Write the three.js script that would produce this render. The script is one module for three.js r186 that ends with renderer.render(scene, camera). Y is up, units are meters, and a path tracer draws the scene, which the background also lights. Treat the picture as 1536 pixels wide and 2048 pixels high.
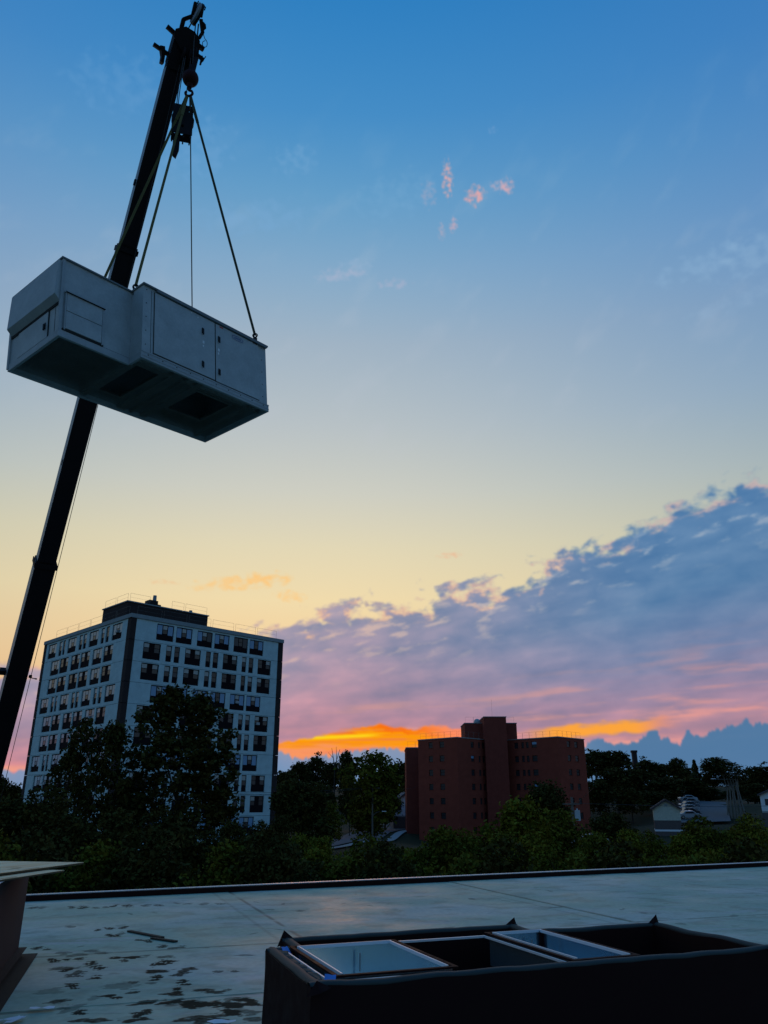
import * as THREE from 'three';
import { mergeGeometries } from 'three/addons/utils/BufferGeometryUtils.js';
import { RoundedBoxGeometry } from 'three/addons/geometries/RoundedBoxGeometry.js';

// ---------------------------------------------------------------- camera, sky, sun, exposure
const scene = new THREE.Scene();
const PITCH = 20.7 * Math.PI / 180, FOCAL = 1538, EYE = new THREE.Vector3(0, 1.62, 0);
const camera = new THREE.PerspectiveCamera(2 * Math.atan(1024 / FOCAL) * 180 / Math.PI, 0.75, 0.1, 6000);
camera.position.copy(EYE);
camera.rotation.set(PITCH, 0, 0);
const renderer = new THREE.WebGLRenderer({ antialias: true });
renderer.toneMapping = THREE.LinearToneMapping;
renderer.toneMappingExposure = 1.0;
renderer.shadowMap.enabled = true;

const rad = Math.PI / 180, { clamp, smoothstep, lerp } = THREE.MathUtils;
function rng(seed) { let a = seed >>> 0; return () => { a = (a + 0x6D2B79F5) >>> 0; let t = a; t = Math.imul(t ^ (t >>> 15), t | 1); t ^= t + Math.imul(t ^ (t >>> 7), t | 61); return ((t ^ (t >>> 14)) >>> 0) / 4294967296; }; }
const PERM = (() => { const r = rng(77), p = new Uint8Array(512); const q = [...Array(256).keys()]; for (let i = 255; i > 0; i--) { const j = Math.floor(r() * (i + 1)); [q[i], q[j]] = [q[j], q[i]]; } for (let i = 0; i < 512; i++) p[i] = q[i & 255]; return p; })();
const GX = new Float64Array(256), GY = new Float64Array(256); for (let i = 0; i < 256; i++) { GX[i] = Math.cos(i * 0.0245437) * 0.72; GY[i] = Math.sin(i * 0.0245437) * 0.72; }
function noise2(x, y) { // gradient noise, about 0..1
  const X = Math.floor(x), Y = Math.floor(y), fx = x - X, fy = y - Y, u = fx * fx * fx * (fx * (fx * 6 - 15) + 10), v = fy * fy * fy * (fy * (fy * 6 - 15) + 10), x0 = PERM[X & 255], x1 = PERM[(X + 1) & 255], y0 = Y & 255, y1 = (Y + 1) & 255;
  const a = PERM[x0 + y0], b = PERM[x1 + y0], c = PERM[x0 + y1], d = PERM[x1 + y1], n0 = GX[a] * fx + GY[a] * fy, n1 = GX[b] * (fx - 1) + GY[b] * fy, n2 = GX[c] * fx + GY[c] * (fy - 1), n3 = GX[d] * (fx - 1) + GY[d] * (fy - 1);
  return 0.5 + n0 + (n1 - n0) * u + (n2 - n0) * v + (n0 - n1 - n2 + n3) * u * v;
}
function fbm(x, y, o = 4) { let s = 0, a = 0.5, n = 0; for (let i = 0; i < o; i++) { s += a * noise2(x, y); n += a; a *= 0.5; x = x * 2.03 + 17.3; y = y * 2.03 + 5.7; } return s / n; }
const toLin = c => { c /= 255; return c <= 0.04045 ? c / 12.92 : Math.pow((c + 0.055) / 1.055, 2.4); };
function curve(pts, x) { // piecewise linear, values may be arrays
  if (x <= pts[0][0]) return pts[0][1];
  for (let i = 1; i < pts.length; i++) if (x <= pts[i][0]) {
    const t = (x - pts[i - 1][0]) / (pts[i][0] - pts[i - 1][0]), a = pts[i - 1][1], b = pts[i][1];
    return Array.isArray(a) ? [a[0] + (b[0] - a[0]) * t, a[1] + (b[1] - a[1]) * t, a[2] + (b[2] - a[2]) * t] : a + (b - a) * t;
  }
  return pts[pts.length - 1][1];
}
const mix3 = (a, b, t) => [a[0] + (b[0] - a[0]) * t, a[1] + (b[1] - a[1]) * t, a[2] + (b[2] - a[2]) * t];

const SKY = {
  front: [[0, [240, 165, 120]], [5, [248, 190, 130]], [10, [246, 208, 155]], [14, [241, 219, 172]], [18, [226, 215, 182]], [22, [206, 206, 194]], [27, [184, 193, 197]], [33, [160, 179, 196]], [38, [132, 169, 200]], [43, [100, 157, 200]], [48, [70, 141, 198]], [54.5, [47, 127, 192]], [70, [38, 112, 180]], [90, [32, 100, 168]]],
  back: [[0, [114, 132, 144]], [10, [108, 135, 150]], [18, [96, 133, 158]], [27, [82, 132, 184]], [34, [70, 126, 190]], [44, [56, 116, 186]], [60, [46, 108, 176]], [90, [36, 102, 170]]],
  bankTop: [[-180, 8], [-110, 6], [-60, 6.5], [-30, 8.2], [-20, 8.6], [-14, 10.2], [-10.4, 11.6], [-4.5, 13.3], [3, 14.2], [9, 15.4], [12.7, 16.9], [18.3, 18], [22, 20], [28.5, 20.8], [40, 23], [60, 24], [90, 19], [130, 12], [180, 8]],
  cumulus: [[-180, 3], [-60, 3], [-30, 1.6], [-20, 2], [-10, 3.3], [-7.4, 3.3], [-6, 2.75], [-4, 3.1], [-2, 3.35], [0, 3.55], [1.1, 3.45], [3, 3.3], [8, 3.2], [12, 3.3], [13.8, 3.4], [14.6, 4.05], [15.3, 3.95], [16, 3.55], [16.6, 3.7], [17.6, 3.75], [18.4, 4.4], [18.95, 4.5], [19.1, 4.0], [19.6, 4.05], [20.25, 3.4], [20.6, 4.2], [20.9, 4.4], [21.6, 4.05], [22.4, 4.35], [23.3, 4.6], [24.2, 4.7], [24.5, 5.1], [24.9, 4.75], [27, 4.7], [32, 5], [45, 4.5], [70, 4], [180, 3]],
  glow: [[-11, 3.2], [-9, 3.6], [-7.4, 3.95], [-5, 4.45], [-2.4, 5.05], [0, 5.3], [1.0, 5.1], [2.2, 4.95], [3.5, 5.2], [5.5, 4.95], [7, 4.5], [9, 3]],
  bankLeft: [[0, [158, 152, 172]], [0.25, [158, 146, 168]], [0.45, [170, 142, 162]], [0.62, [190, 140, 155]], [0.8, [206, 134, 140]], [1, [214, 140, 130]]],
  bankRight: [[0, [86, 128, 172]], [0.3, [92, 130, 170]], [0.5, [116, 132, 168]], [0.64, [150, 134, 162]], [0.78, [188, 138, 152]], [1, [215, 142, 138]]],
  puffs: [[6.0, 44.0, 0.42, 0.95, [224, 170, 172], 0.9], [8.5, 42.75, 0.8, 0.5, [228, 168, 170], 0.95], [11.45, 43.1, 0.62, 0.42, [222, 172, 180], 0.9], [10.5, 43.2, 0.5, 0.25, [196, 172, 190], 0.6], [4.2, 43.1, 0.6, 0.7, [160, 166, 194], 0.6], [6.4, 41.0, 0.3, 0.4, [205, 170, 185], 0.8], [5.3, 40.6, 0.25, 0.45, [180, 170, 190], 0.7], [-9.6, 15.4, 2.0, 0.5, [252, 200, 128], 0.95], [-12.4, 15.0, 1.8, 0.36, [248, 204, 140], 0.9], [-7.2, 14.3, 1.0, 0.36, [250, 205, 140], 0.9], [-16.5, 14.9, 0.8, 0.16, [238, 196, 150], 0.7], [5.2, 17.4, 0.8, 0.16, [236, 186, 150], 0.8], [-2.5, 13.9, 0.7, 0.3, [160, 150, 165], 0.8], [-0.8, 13.8, 0.8, 0.28, [165, 150, 160], 0.8], [5.0, 15.0, 0.7, 0.28, [196, 160, 155], 0.8], [7.2, 15.1, 0.9, 0.28, [190, 158, 160], 0.8], [-4, 37.8, 1.8, 0.4, [176, 182, 206], 0.55], [1.0, 37.2, 1.2, 0.3, [178, 180, 204], 0.5], [-2.5, 38.6, 1.2, 0.3, [150, 178, 208], 0.5], [27, 35.6, 3.2, 0.7, [148, 184, 216], 0.3], [31, 35.2, 3.5, 1.0, [150, 184, 214], 0.32], [29.5, 32.6, 3.5, 0.5, [150, 180, 210], 0.25], [-12, 41, 4.5, 0.9, [120, 168, 210], 0.45], [-18, 44.5, 3, 1.6, [112, 164, 210], 0.4], [-8.5, 45, 1.6, 0.8, [120, 168, 210], 0.4], [1, 43, 3, 1.2, [118, 168, 208], 0.35], [-25, 47, 3.5, 1.4, [100, 156, 206], 0.4], [10.5, 46.6, 0.4, 0.2, [120, 160, 206], 0.5]],
};
function skyAt(az, el) { // degrees -> sRGB colour
  const off = Math.abs(((az + 6 + 540) % 360) - 180), c2 = Math.cos(off * rad / 2), e0 = Math.max(el, 0), k = 0.8 * Math.pow(c2, lerp(8.5, 14, smoothstep(e0, 14, 30))) + 0.2 * c2 * c2;
  let col = mix3(curve(SKY.back, e0), curve(SKY.front, e0), k);
  const far = smoothstep(off, 40, 110), azw = az + (fbm(az * 0.3 + 9, el * 0.5, 3) - 0.5) * 1.6;
  if (el < 52 && el > 22 && off < 80 && k > 0.2) { // thin high wisps
    const w = smoothstep(fbm(az * 0.16 + el * 0.1 + 40, el * 0.34 - az * 0.2, 6), 0.52, 0.85) * 0.14 * (1 - smoothstep(el, 38, 52)) * (1 - far) * smoothstep(el, 22, 28);
    col = mix3(col, [196, 200, 212], w);
  }
  for (const [pa, pe, ra, re, pc, al] of SKY.puffs) {
    const dx = (az - pa) / (ra * 1.6), dy = (el - pe - (ra > 1.5 ? (az - pa) * 0.12 : 0)) / (re * 1.6), r2 = dx * dx + dy * dy;
    if (r2 < 1) { const q = 1 / Math.sqrt(ra), f = fbm(az * 1.7 * q + pa, el * 3 * q + pe, 6), a = smoothstep(1 - r2 + (f - 0.5) * 3.0, 0.2, 1.5); col = mix3(col, pc, a * al); }
  }
  if (el < 34) {
    const top = curve(SKY.bankTop, az), depth = top - el, tilt = el - 0.2 * clamp(az, -15, 40), big = fbm(az * 0.15 + 3, el * 0.3 + 11, 3) - 0.5, fine = fbm(az * 0.5 + 31 + big * 2, tilt * 0.95 + 2, 6) - 0.5, puff = Math.abs(fbm(az * 0.62 + 7, el * 0.85 + 90, 4) - 0.5);
    const d = depth * 0.95 + big * 2.2 + fine * lerp(4.4, 2.6, smoothstep(az, 8, 24)) - puff * 2.4 + 0.25, cover = smoothstep(d, -0.1, 0.95);
    if (cover > 0) {
      const t = clamp(depth / Math.max(top, 4), 0, 1), side = smoothstep(az, -6, 24), streak = fbm(azw * 0.12 + 5, el * 1.15 - az * 0.05, 6), mott = fbm(azw * 0.42 - 8, el * 0.9 + 20 - az * 0.1, 7), wide = fbm(azw * 0.1 + 70, el * 0.5 - az * 0.04, 5);
      let cc = mix3(curve(SKY.bankLeft, t), curve(SKY.bankRight, t), side);
      const dim = 1 + (mott - 0.5) * 0.2 * (1 - t * 0.5) + (wide - 0.5) * 0.26; cc = [cc[0] * (2 * dim - 1), cc[1] * dim, cc[2] * (0.5 + 0.5 * dim)];
      const thin = smoothstep(fbm(azw * 0.45 + 12, tilt * 1.5 + 44, 7) - t * 0.15 + (1 - side) * 0.03, 0.52, 0.72) * smoothstep(t, -0.05, 0.1); // thin places let the bright sky through
      cc = mix3(cc, mix3([236, 196, 172], [178, 190, 205], side * (1 - t)), thin * 0.65 * (1 - smoothstep(t, 0.06, lerp(0.5, 0.3, side))));
      const low = smoothstep(t, 0.4, 0.75);
      cc = mix3(cc, mix3([246, 166, 132], [238, 158, 148], side), low * smoothstep(streak, 0.5, 0.74) * 0.85);
      cc = mix3(cc, [150, 128, 154], low * smoothstep(1 - streak, 0.52, 0.76) * 0.6);
      const rim = smoothstep(d, -0.1, 0.45) * (1 - smoothstep(d, 0.45, 1.3));
      cc = mix3(cc, mix3([240, 184, 152], [226, 180, 172], side), rim * smoothstep(mott, 0.42, 0.6) * 0.8);
      cc = mix3(cc, [104, 124, 142], far * 0.85);
      col = mix3(col, cc, cover * (1 - 0.5 * far));
    }
    // the band of fire under the bank
    const gt = curve(SKY.glow, az) + (fbm(az * 0.9, el * 2.2 + 60, 4) - 0.5) * 0.55, inG = smoothstep(az, -10.5, -8) * (1 - smoothstep(az, 5, 8.5));
    const gA = inG * smoothstep(gt - el, -0.04, 0.12) * smoothstep(el, 2.6, 3.1);
    if (gA > 0) {
      const fl = fbm(azw * 0.35, el * 3.4, 4);
      let gc = mix3([250, 150, 96], [255, 153, 4], smoothstep(el + (fl - 0.5) * 1.2, 3.45, 4.05));
      gc = mix3(gc, [250, 108, 14], smoothstep(fl + (gt - el < 0.45 ? 0.12 : 0), 0.46, 0.66) * smoothstep(el, 4.0, 4.7) * 0.85);
      gc = mix3(gc, [236, 120, 84], smoothstep(fbm(azw * 0.22 + 9, el * 4.6, 5), 0.52, 0.7) * 0.6);
      gc = mix3(gc, [255, 140, 96], smoothstep(az + el, 6.5, 10));
      const yc = 4.36 + 0.045 * (az + 4), yl = Math.exp(-Math.pow((el - yc) / 0.13, 2)) * smoothstep(az, -7, -4.5) * (1 - smoothstep(az, -1.6, 0.6));
      gc = mix3(gc, [255, 222, 24], yl);
      const gap = smoothstep(az, -9, -7) * (1 - smoothstep(az, -3.4, -1.6)) * Math.exp(-Math.pow((el - (4.78 + 0.05 * (az + 4))) / 0.16, 2));
      gc = mix3(gc, [206, 140, 140], clamp(gap * 1.2, 0, 0.9));
      col = mix3(col, gc, gA * (0.92 + 0.08 * fl));
    }
    const g2c = 4.55 + (az - 12) * 0.065, g2 = smoothstep(az, 9.5, 12.5) * (1 - smoothstep(az, 17.5, 21)) * (1 - smoothstep(Math.abs(el - g2c + (fbm(az * 0.7 + 80, el * 2.5, 4) - 0.5) * 0.7), 0.18, 0.55));
    col = mix3(col, mix3([255, 166, 56], [252, 150, 110], smoothstep(az, 17, 20)), g2 * 0.95);
    const ch = curve(SKY.cumulus, az) + (Math.abs(fbm(az * 1.9 + 4, 3.3, 4) - 0.5) * -1.1 + 0.22) + (fbm(az * 5, el * 5, 2) - 0.5) * 0.14;
    const cu = smoothstep(ch - el, -0.05, 0.13);
    col = mix3(col, mix3(mix3(mix3([128, 148, 182], [112, 146, 184], smoothstep(ch - el, 0, 1.5)), [77, 120, 161], smoothstep(az, 9, 17)), [100, 120, 142], far), cu * 0.96);
  }
  return col;
}
const SW = 4096, SH = 2048, skyData = new Float32Array(SW * SH * 4);
for (let j = 0; j < SH; j++) {
  const el = ((j + 0.5) / SH - 0.5) * 180;
  const step = el < -0.5 ? SW : el > 56 ? 8 : 1;
  for (let i = 0; i < SW; i += step) {
    const phi = ((i + 0.5) / SW - 0.5) * 2 * Math.PI; let az = Math.atan2(Math.cos(phi), -Math.sin(phi)) / rad;
    // the frame spans about 75 degrees: elsewhere one sample in four is enough
    const coarse = step === 1 && Math.abs(az) > 52, n = step > 1 ? step : coarse ? 4 : 1;
    const c = el < -0.5 ? [52, 56, 62] : skyAt(az, el), r = toLin(c[0]), g = toLin(c[1]), b = toLin(c[2]);
    for (let q = 0; q < n && i + q < SW; q++) { const o = (j * SW + i + q) * 4; skyData[o] = r; skyData[o + 1] = g; skyData[o + 2] = b; skyData[o + 3] = 1; }
    if (coarse) i += 3;
  }
}
const skyTex = new THREE.DataTexture(skyData, SW, SH, THREE.RGBAFormat, THREE.FloatType);
skyTex.mapping = THREE.EquirectangularReflectionMapping; skyTex.magFilter = THREE.LinearFilter; skyTex.needsUpdate = true;
scene.background = skyTex; scene.environment = skyTex;

const sun = new THREE.DirectionalLight(0xffa860, 0.12); // the sun itself stands behind the cloud bank, just above the hills
sun.position.set(Math.sin(-2.4 * rad) * 300, Math.sin(3.6 * rad) * 300, -Math.cos(2.4 * rad) * 300);
sun.castShadow = true; sun.shadow.radius = 24; sun.shadow.mapSize.set(2048, 2048);
Object.assign(sun.shadow.camera, { left: -120, right: 120, top: 80, bottom: -80, near: 1, far: 700 });
scene.add(sun, sun.target);

// ---------------------------------------------------------------- helpers
const V = (x, y, z) => new THREE.Vector3(x, y, z);
function ray(X, Y) { return V((X - 768) / FOCAL, Math.sin(PITCH) + (1024 - Y) / FOCAL * Math.cos(PITCH), -Math.cos(PITCH) + (1024 - Y) / FOCAL * Math.sin(PITCH)).normalize(); }
function onPlane(X, Y, y = 0) { const d = ray(X, Y); return EYE.clone().addScaledVector(d, (y - EYE.y) / d.y); }
function atDist(X, Y, dist) { const d = ray(X, Y); return EYE.clone().addScaledVector(d, dist / Math.hypot(d.x, d.z)); }
const used = {};
function numbered(n) { if (!(n in used)) { used[n] = 0; return n; } used[n]++; return n + '_' + String(used[n]).padStart(3, '0'); }
function tag(o, label, category, group, kind) { o.userData.label = label; o.userData.category = category; if (group) o.userData.group = group; if (kind) o.userData.kind = kind; return o; }
function thing(name, label, category, group) { const g = new THREE.Group(); g.name = numbered(name); scene.add(g); return tag(g, label, category, group); }
function prep(g) { g = g.index ? g.toNonIndexed() : g; for (const k of Object.keys(g.attributes)) if (!['position', 'normal', 'uv', 'color'].includes(k)) g.deleteAttribute(k); return g; }
function merge(list) { if (!Array.isArray(list)) return list; if (list.length === 1) return list[0]; return mergeGeometries(list.map(prep), false); }
function mesh(name, geo, mat, parent) { const m = new THREE.Mesh(merge(geo), mat); m.name = parent ? name : numbered(name); m.castShadow = m.receiveShadow = true; (parent || scene).add(m); return m; }
function structure(name, geo, mat, label) { const m = mesh(name, geo, mat); m.userData.kind = 'structure'; if (label) m.userData.label = label; return m; }
function metreUV(g) { // uv in metres from position, by the way each face points
  g = g.index ? g.toNonIndexed() : g; const p = g.attributes.position, n = g.attributes.normal, uv = new Float32Array(p.count * 2);
  for (let i = 0; i < p.count; i++) { const ax = Math.abs(n.getX(i)), ay = Math.abs(n.getY(i)), az = Math.abs(n.getZ(i)); if (ay > ax && ay > az) { uv[2 * i] = p.getX(i); uv[2 * i + 1] = p.getZ(i); } else if (ax > az) { uv[2 * i] = p.getZ(i); uv[2 * i + 1] = p.getY(i); } else { uv[2 * i] = p.getX(i); uv[2 * i + 1] = p.getY(i); } }
  g.setAttribute('uv', new THREE.BufferAttribute(uv, 2)); return g;
}
function box(w, h, d, x = 0, y = 0, z = 0, r = 0) { const g = r ? new RoundedBoxGeometry(w, h, d, 2, r) : new THREE.BoxGeometry(w, h, d); g.translate(x, y, z); return metreUV(g); }
function span(x0, x1, y0, y1, z0, z1, r = 0) { return box(x1 - x0, y1 - y0, z1 - z0, (x0 + x1) / 2, (y0 + y1) / 2, (z0 + z1) / 2, r); }
function rod(a, b, r, r2 = r, n = 8) { const d = b.clone().sub(a), g = new THREE.CylinderGeometry(r2, r, d.length(), n); g.applyQuaternion(new THREE.Quaternion().setFromUnitVectors(V(0, 1, 0), d.clone().normalize())); const m = a.clone().add(b).multiplyScalar(0.5); g.translate(m.x, m.y, m.z); return g; }
function strap(a, b, w, t, face) { // a flat band from a to b, its broad side turned to `face`
  const y = b.clone().sub(a), L = y.length(); y.normalize(); const z = face.clone().addScaledVector(y, -face.dot(y)).normalize(), x = y.clone().cross(z);
  const g = new THREE.BoxGeometry(w, L, t); g.applyMatrix4(new THREE.Matrix4().makeBasis(x, y, z)); const m = a.clone().add(b).multiplyScalar(0.5); g.translate(m.x, m.y, m.z); return metreUV(g);
}
function cable(points, r, n = 40) { return new THREE.TubeGeometry(new THREE.CatmullRomCurve3(points), n, r, 6, false); }
function texture(size, fn, srgb = false, w = size, h = size) { const d = new Uint8Array(w * h * 4); for (let j = 0; j < h; j++) for (let i = 0; i < w; i++) { const c = fn(i / w, j / h, i, j), o = (j * w + i) * 4; d[o] = clamp(c[0], 0, 255); d[o + 1] = clamp(c[1], 0, 255); d[o + 2] = clamp(c[2], 0, 255); d[o + 3] = c.length > 3 ? clamp(c[3], 0, 255) : 255; } const t = new THREE.DataTexture(d, w, h); t.wrapS = t.wrapT = THREE.RepeatWrapping; t.magFilter = THREE.LinearFilter; t.minFilter = THREE.LinearMipmapLinearFilter; t.generateMipmaps = true; if (srgb) t.colorSpace = THREE.SRGBColorSpace; t.needsUpdate = true; return t; }
function tileFbm(u, v, f, o = 4) { const a = smoothstep(u, 0.8, 1), b = smoothstep(v, 0.8, 1); const n = (x, y) => fbm(x * f, y * f, o); return lerp(lerp(n(u, v), n(u - 1, v), a), lerp(n(u, v - 1), n(u - 1, v - 1), a), b); }
const grimeTex = texture(512, (u, v) => { const c = 255 * clamp(0.84 + (tileFbm(u, v, 9, 5) - 0.5) * 0.34 + (tileFbm(u, v, 60, 2) - 0.5) * 0.14, 0, 1); return [c, c, c]; });
const roughTex = texture(512, (u, v) => { const c = 255 * clamp(0.72 + (tileFbm(u, v, 14, 5) - 0.5) * 0.6, 0, 1); return [c, c, c]; });
function rep(t, sx, sy = sx) { const c = t.clone(); c.repeat.set(sx, sy); c.needsUpdate = true; return c; }
const grime1 = rep(grimeTex, 1 / 3), grime2 = rep(grimeTex, 1 / 9), rough1 = rep(roughTex, 1 / 2);
function mat(r, g, b, rough = 0.8, extra = {}) { const m = new THREE.MeshPhysicalMaterial({ roughness: rough, metalness: 0, specularIntensity: 0.4, ...extra }); m.color.setRGB(r, g, b); return m; }
const M = {
  roofSlab: mat(0.12, 0.12, 0.12), darkWrap: mat(0.024, 0.01, 0.009, 0.85, { roughnessMap: rough1, specularIntensity: 0.05 }), darkRim: mat(0.045, 0.055, 0.05, 0.7, { map: grime1 }),
  cavity_shade: mat(0.01, 0.01, 0.01, 0.9), galv: mat(0.5, 0.68, 0.76, 0.2, { metalness: 0.92, specularIntensity: 1 }), flange: mat(0.72, 0.74, 0.74, 0.42, { metalness: 0.3 }),
  edgeMetal: mat(0.75, 0.77, 0.78, 0.4, { metalness: 0.3, specularIntensity: 1, map: grime1 }), maroon: mat(0.022, 0.014, 0.016, 0.8, { map: grime1 }), blueTape: mat(0.1, 0.25, 0.6, 0.5),
  paint: mat(0.46, 0.48, 0.47, 0.5, { map: grime1, bumpMap: rep(grimeTex, 1 / 1.4), bumpScale: 0.012 }), paintTrim: mat(0.4, 0.42, 0.42, 0.5, { map: grime1 }), unitRoof: mat(0.16, 0.17, 0.17, 0.6), seam: mat(0.03, 0.03, 0.03, 0.9), underside: mat(0.5, 0.49, 0.46, 0.38, { map: grime1, metalness: 0.95 }), galvDull: mat(0.52, 0.5, 0.46, 0.42, { map: grime1, metalness: 0.9 }), black: mat(0.012, 0.012, 0.013, 0.6), blackPlastic: mat(0.02, 0.02, 0.022, 0.4), sticker: mat(0.7, 0.7, 0.7, 0.6), stickerRed: mat(0.5, 0.06, 0.05, 0.6),
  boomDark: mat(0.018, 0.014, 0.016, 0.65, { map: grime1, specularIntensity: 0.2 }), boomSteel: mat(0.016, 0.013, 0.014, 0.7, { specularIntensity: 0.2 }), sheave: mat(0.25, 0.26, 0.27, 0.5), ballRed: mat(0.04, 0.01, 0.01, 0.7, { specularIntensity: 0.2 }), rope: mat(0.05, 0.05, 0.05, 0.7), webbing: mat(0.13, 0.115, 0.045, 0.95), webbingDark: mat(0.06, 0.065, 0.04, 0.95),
  concrete: mat(0.6, 0.76, 0.74, 0.85, { map: grime2 }), parapet: mat(0.34, 0.38, 0.37, 0.85, { map: grime2 }), brownBrick: mat(0.05, 0.035, 0.032, 0.9, { map: grime2 }), spandrel: mat(0.014, 0.009, 0.011, 0.8, { specularIntensity: 0.15 }), coreDark: mat(0.05, 0.05, 0.05, 0.9),
  blind: mat(0.42, 0.42, 0.38, 0.35, { specularIntensity: 1 }), curtainSky: mat(0.2, 0.36, 0.52, 0.3, { specularIntensity: 1 }), glass: mat(0.03, 0.035, 0.045, 0.08, { specularIntensity: 1 }), glassWarm: mat(0.07, 0.05, 0.045, 0.15, { specularIntensity: 1 }), skyPaleGlass: mat(0.34, 0.42, 0.44, 0.12, { specularIntensity: 1 }),  // blue and pale pane colours include reflected sky, painted in
  glassDull: mat(0.03, 0.032, 0.035, 0.25, { specularIntensity: 0.6 }), rail: mat(0.16, 0.155, 0.14, 0.5, { metalness: 0.3 }), redBrick: mat(0.31, 0.07, 0.045, 0.95, { map: grime2, specularIntensity: 0.1 }), redBrickDark: mat(0.26, 0.06, 0.042, 0.95, { map: grime2, specularIntensity: 0.1 }), stone: mat(0.3, 0.29, 0.27, 0.9),
  grass: mat(0.02, 0.026, 0.009, 1, { map: rep(grimeTex, 1 / 14) }), asphalt: mat(0.12, 0.125, 0.13, 0.85, { map: grime1 }), kerb: mat(0.3, 0.3, 0.29, 0.9), bark: mat(0.05, 0.042, 0.034, 0.95), paleBark: mat(0.2, 0.18, 0.15, 0.9),
  poleWood: mat(0.15, 0.13, 0.11, 0.9), siding: mat(0.62, 0.62, 0.5, 0.8, { map: grime1 }), doorBrown: mat(0.14, 0.11, 0.1, 0.8, { map: grime1 }), white: mat(0.72, 0.74, 0.74, 0.7), shingle: mat(0.11, 0.08, 0.075, 0.9, { map: grime1 }), greyRoof: mat(0.1, 0.1, 0.11, 0.9),
  tyre: mat(0.015, 0.015, 0.015, 0.9), carGlass: mat(0.02, 0.022, 0.025, 0.06, { specularIntensity: 1 }), wood: mat(0.06, 0.045, 0.03, 0.9),
};

// ---------------------------------------------------------------- terrain
const LOT = [[1362, 1645, 168], [1462, 1642, 172], [1452, 1604, 226], [1366, 1600, 226]].map(a => atDist(...a));
const HILLS = [[-40, -20, -9], [0, -25, -9.2], [40, -20, -9], [80, -40, -8], [-30, -50, -8.6], [0, -55, -8.8], [30, -55, -8.6], [60, -70, -7.5], [-34, -98, -5], [-14, -120, -5], [-55, -125, -4.6], [-80, -60, -8], [-14, -128, -5.2], [-9, -150, -4.9], [0, -185, -4.3], [8, -215, -3.6], [15, -160, -6.4], [36, -158, -6.2], [25, -178, -5.5], [52, -143, -3.7], [45, -120, -5], [70, -120, -5], [95, -150, -3], [100, -200, 1.5], [60, -260, 5], [0, -270, 2], [-60, -240, 0], [40, -330, 8], [-40, -330, 5], [120, -300, 7], [-150, -200, -3], [-150, -350, 6], [250, -350, 10], [0, 60, -9], [-120, 0, -9], [120, 0, -9], [0, -700, 14], [-600, -500, 10], [600, -500, 14], [0, 700, -9], [700, 300, -9], [-700, 300, -9], [0, -2500, 14],
  ...LOT.map(p => [p.x, p.z, p.y - 0.5]), [(LOT[0].x + LOT[2].x) / 2, (LOT[0].z + LOT[2].z) / 2, (LOT[0].y + LOT[2].y) / 2 - 0.6]];
function ground(x, z) { let s = 0, w = 0; for (const [a, b, y] of HILLS) { const d2 = (x - a) ** 2 + (z - b) ** 2 + 60, k = 1 / (d2 * d2); s += y * k; w += k; } return s / w; }
{
  const axis = (lo, hi, step) => { const a = []; for (let v = lo; v <= hi; v += step) a.push(v); let s = step, v = hi; while (v < 3200) { s *= 1.3; v += s; a.push(v); } s = step; v = lo; while (v > -3200) { s *= 1.3; v -= s; a.unshift(v); } return a; };
  const xs = axis(-150, 150, 3), zs = axis(-330, 30, 3), nx = xs.length, nz = zs.length, pos = new Float32Array(nx * nz * 3), uv = new Float32Array(nx * nz * 2), idx = [];
  for (let j = 0; j < nz; j++) for (let i = 0; i < nx; i++) { const k = j * nx + i; pos.set([xs[i], ground(xs[i], zs[j]), zs[j]], k * 3); uv.set([xs[i], zs[j]], k * 2); if (i < nx - 1 && j < nz - 1) idx.push(k, k + nx, k + 1, k + 1, k + nx, k + nx + 1); }
  const g = new THREE.BufferGeometry(); g.setAttribute('position', new THREE.BufferAttribute(pos, 3)); g.setAttribute('uv', new THREE.BufferAttribute(uv, 2)); g.setIndex(idx); g.computeVertexNormals();
  structure('ground', g, M.grass, 'dark grassy ground rising towards the hills');
}
function ribbon(path, width, lift) { // a strip laid over the terrain
  const c = new THREE.CatmullRomCurve3(path.map(([x, z]) => V(x, 0, z))), n = 60, m = 4, pos = [], uv = [], idx = [];
  for (let i = 0; i <= n; i++) { const p = c.getPoint(i / n), t = c.getTangent(i / n), sx = -t.z, sz = t.x; for (let j = 0; j <= m; j++) { const o = (j / m - 0.5) * width, x = p.x + sx * o, z = p.z + sz * o; pos.push(x, ground(x, z) + lift, z); uv.push(x, z); if (i < n && j < m) { const k = i * (m + 1) + j; idx.push(k, k + 1, k + m + 1, k + 1, k + m + 2, k + m + 1); } } }
  const g = new THREE.BufferGeometry(); g.setAttribute('position', new THREE.Float32BufferAttribute(pos, 3)); g.setAttribute('uv', new THREE.Float32BufferAttribute(uv, 2)); g.setIndex(idx); g.computeVertexNormals(); return g;
}
const roadPath = [[-30, -96], [-17, -122], [-8.5, -150], [-1, -185], [8, -225], [16, -262]];
structure('road', ribbon(roadPath, 8, 0.16), M.asphalt, 'grey street climbing past the trees beside the brick block');
structure('pavement', ribbon(roadPath.map(([x, z]) => [x + 6, z + 1]), 1.6, 0.24), M.kerb, 'pale pavement strip along the street');
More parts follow.
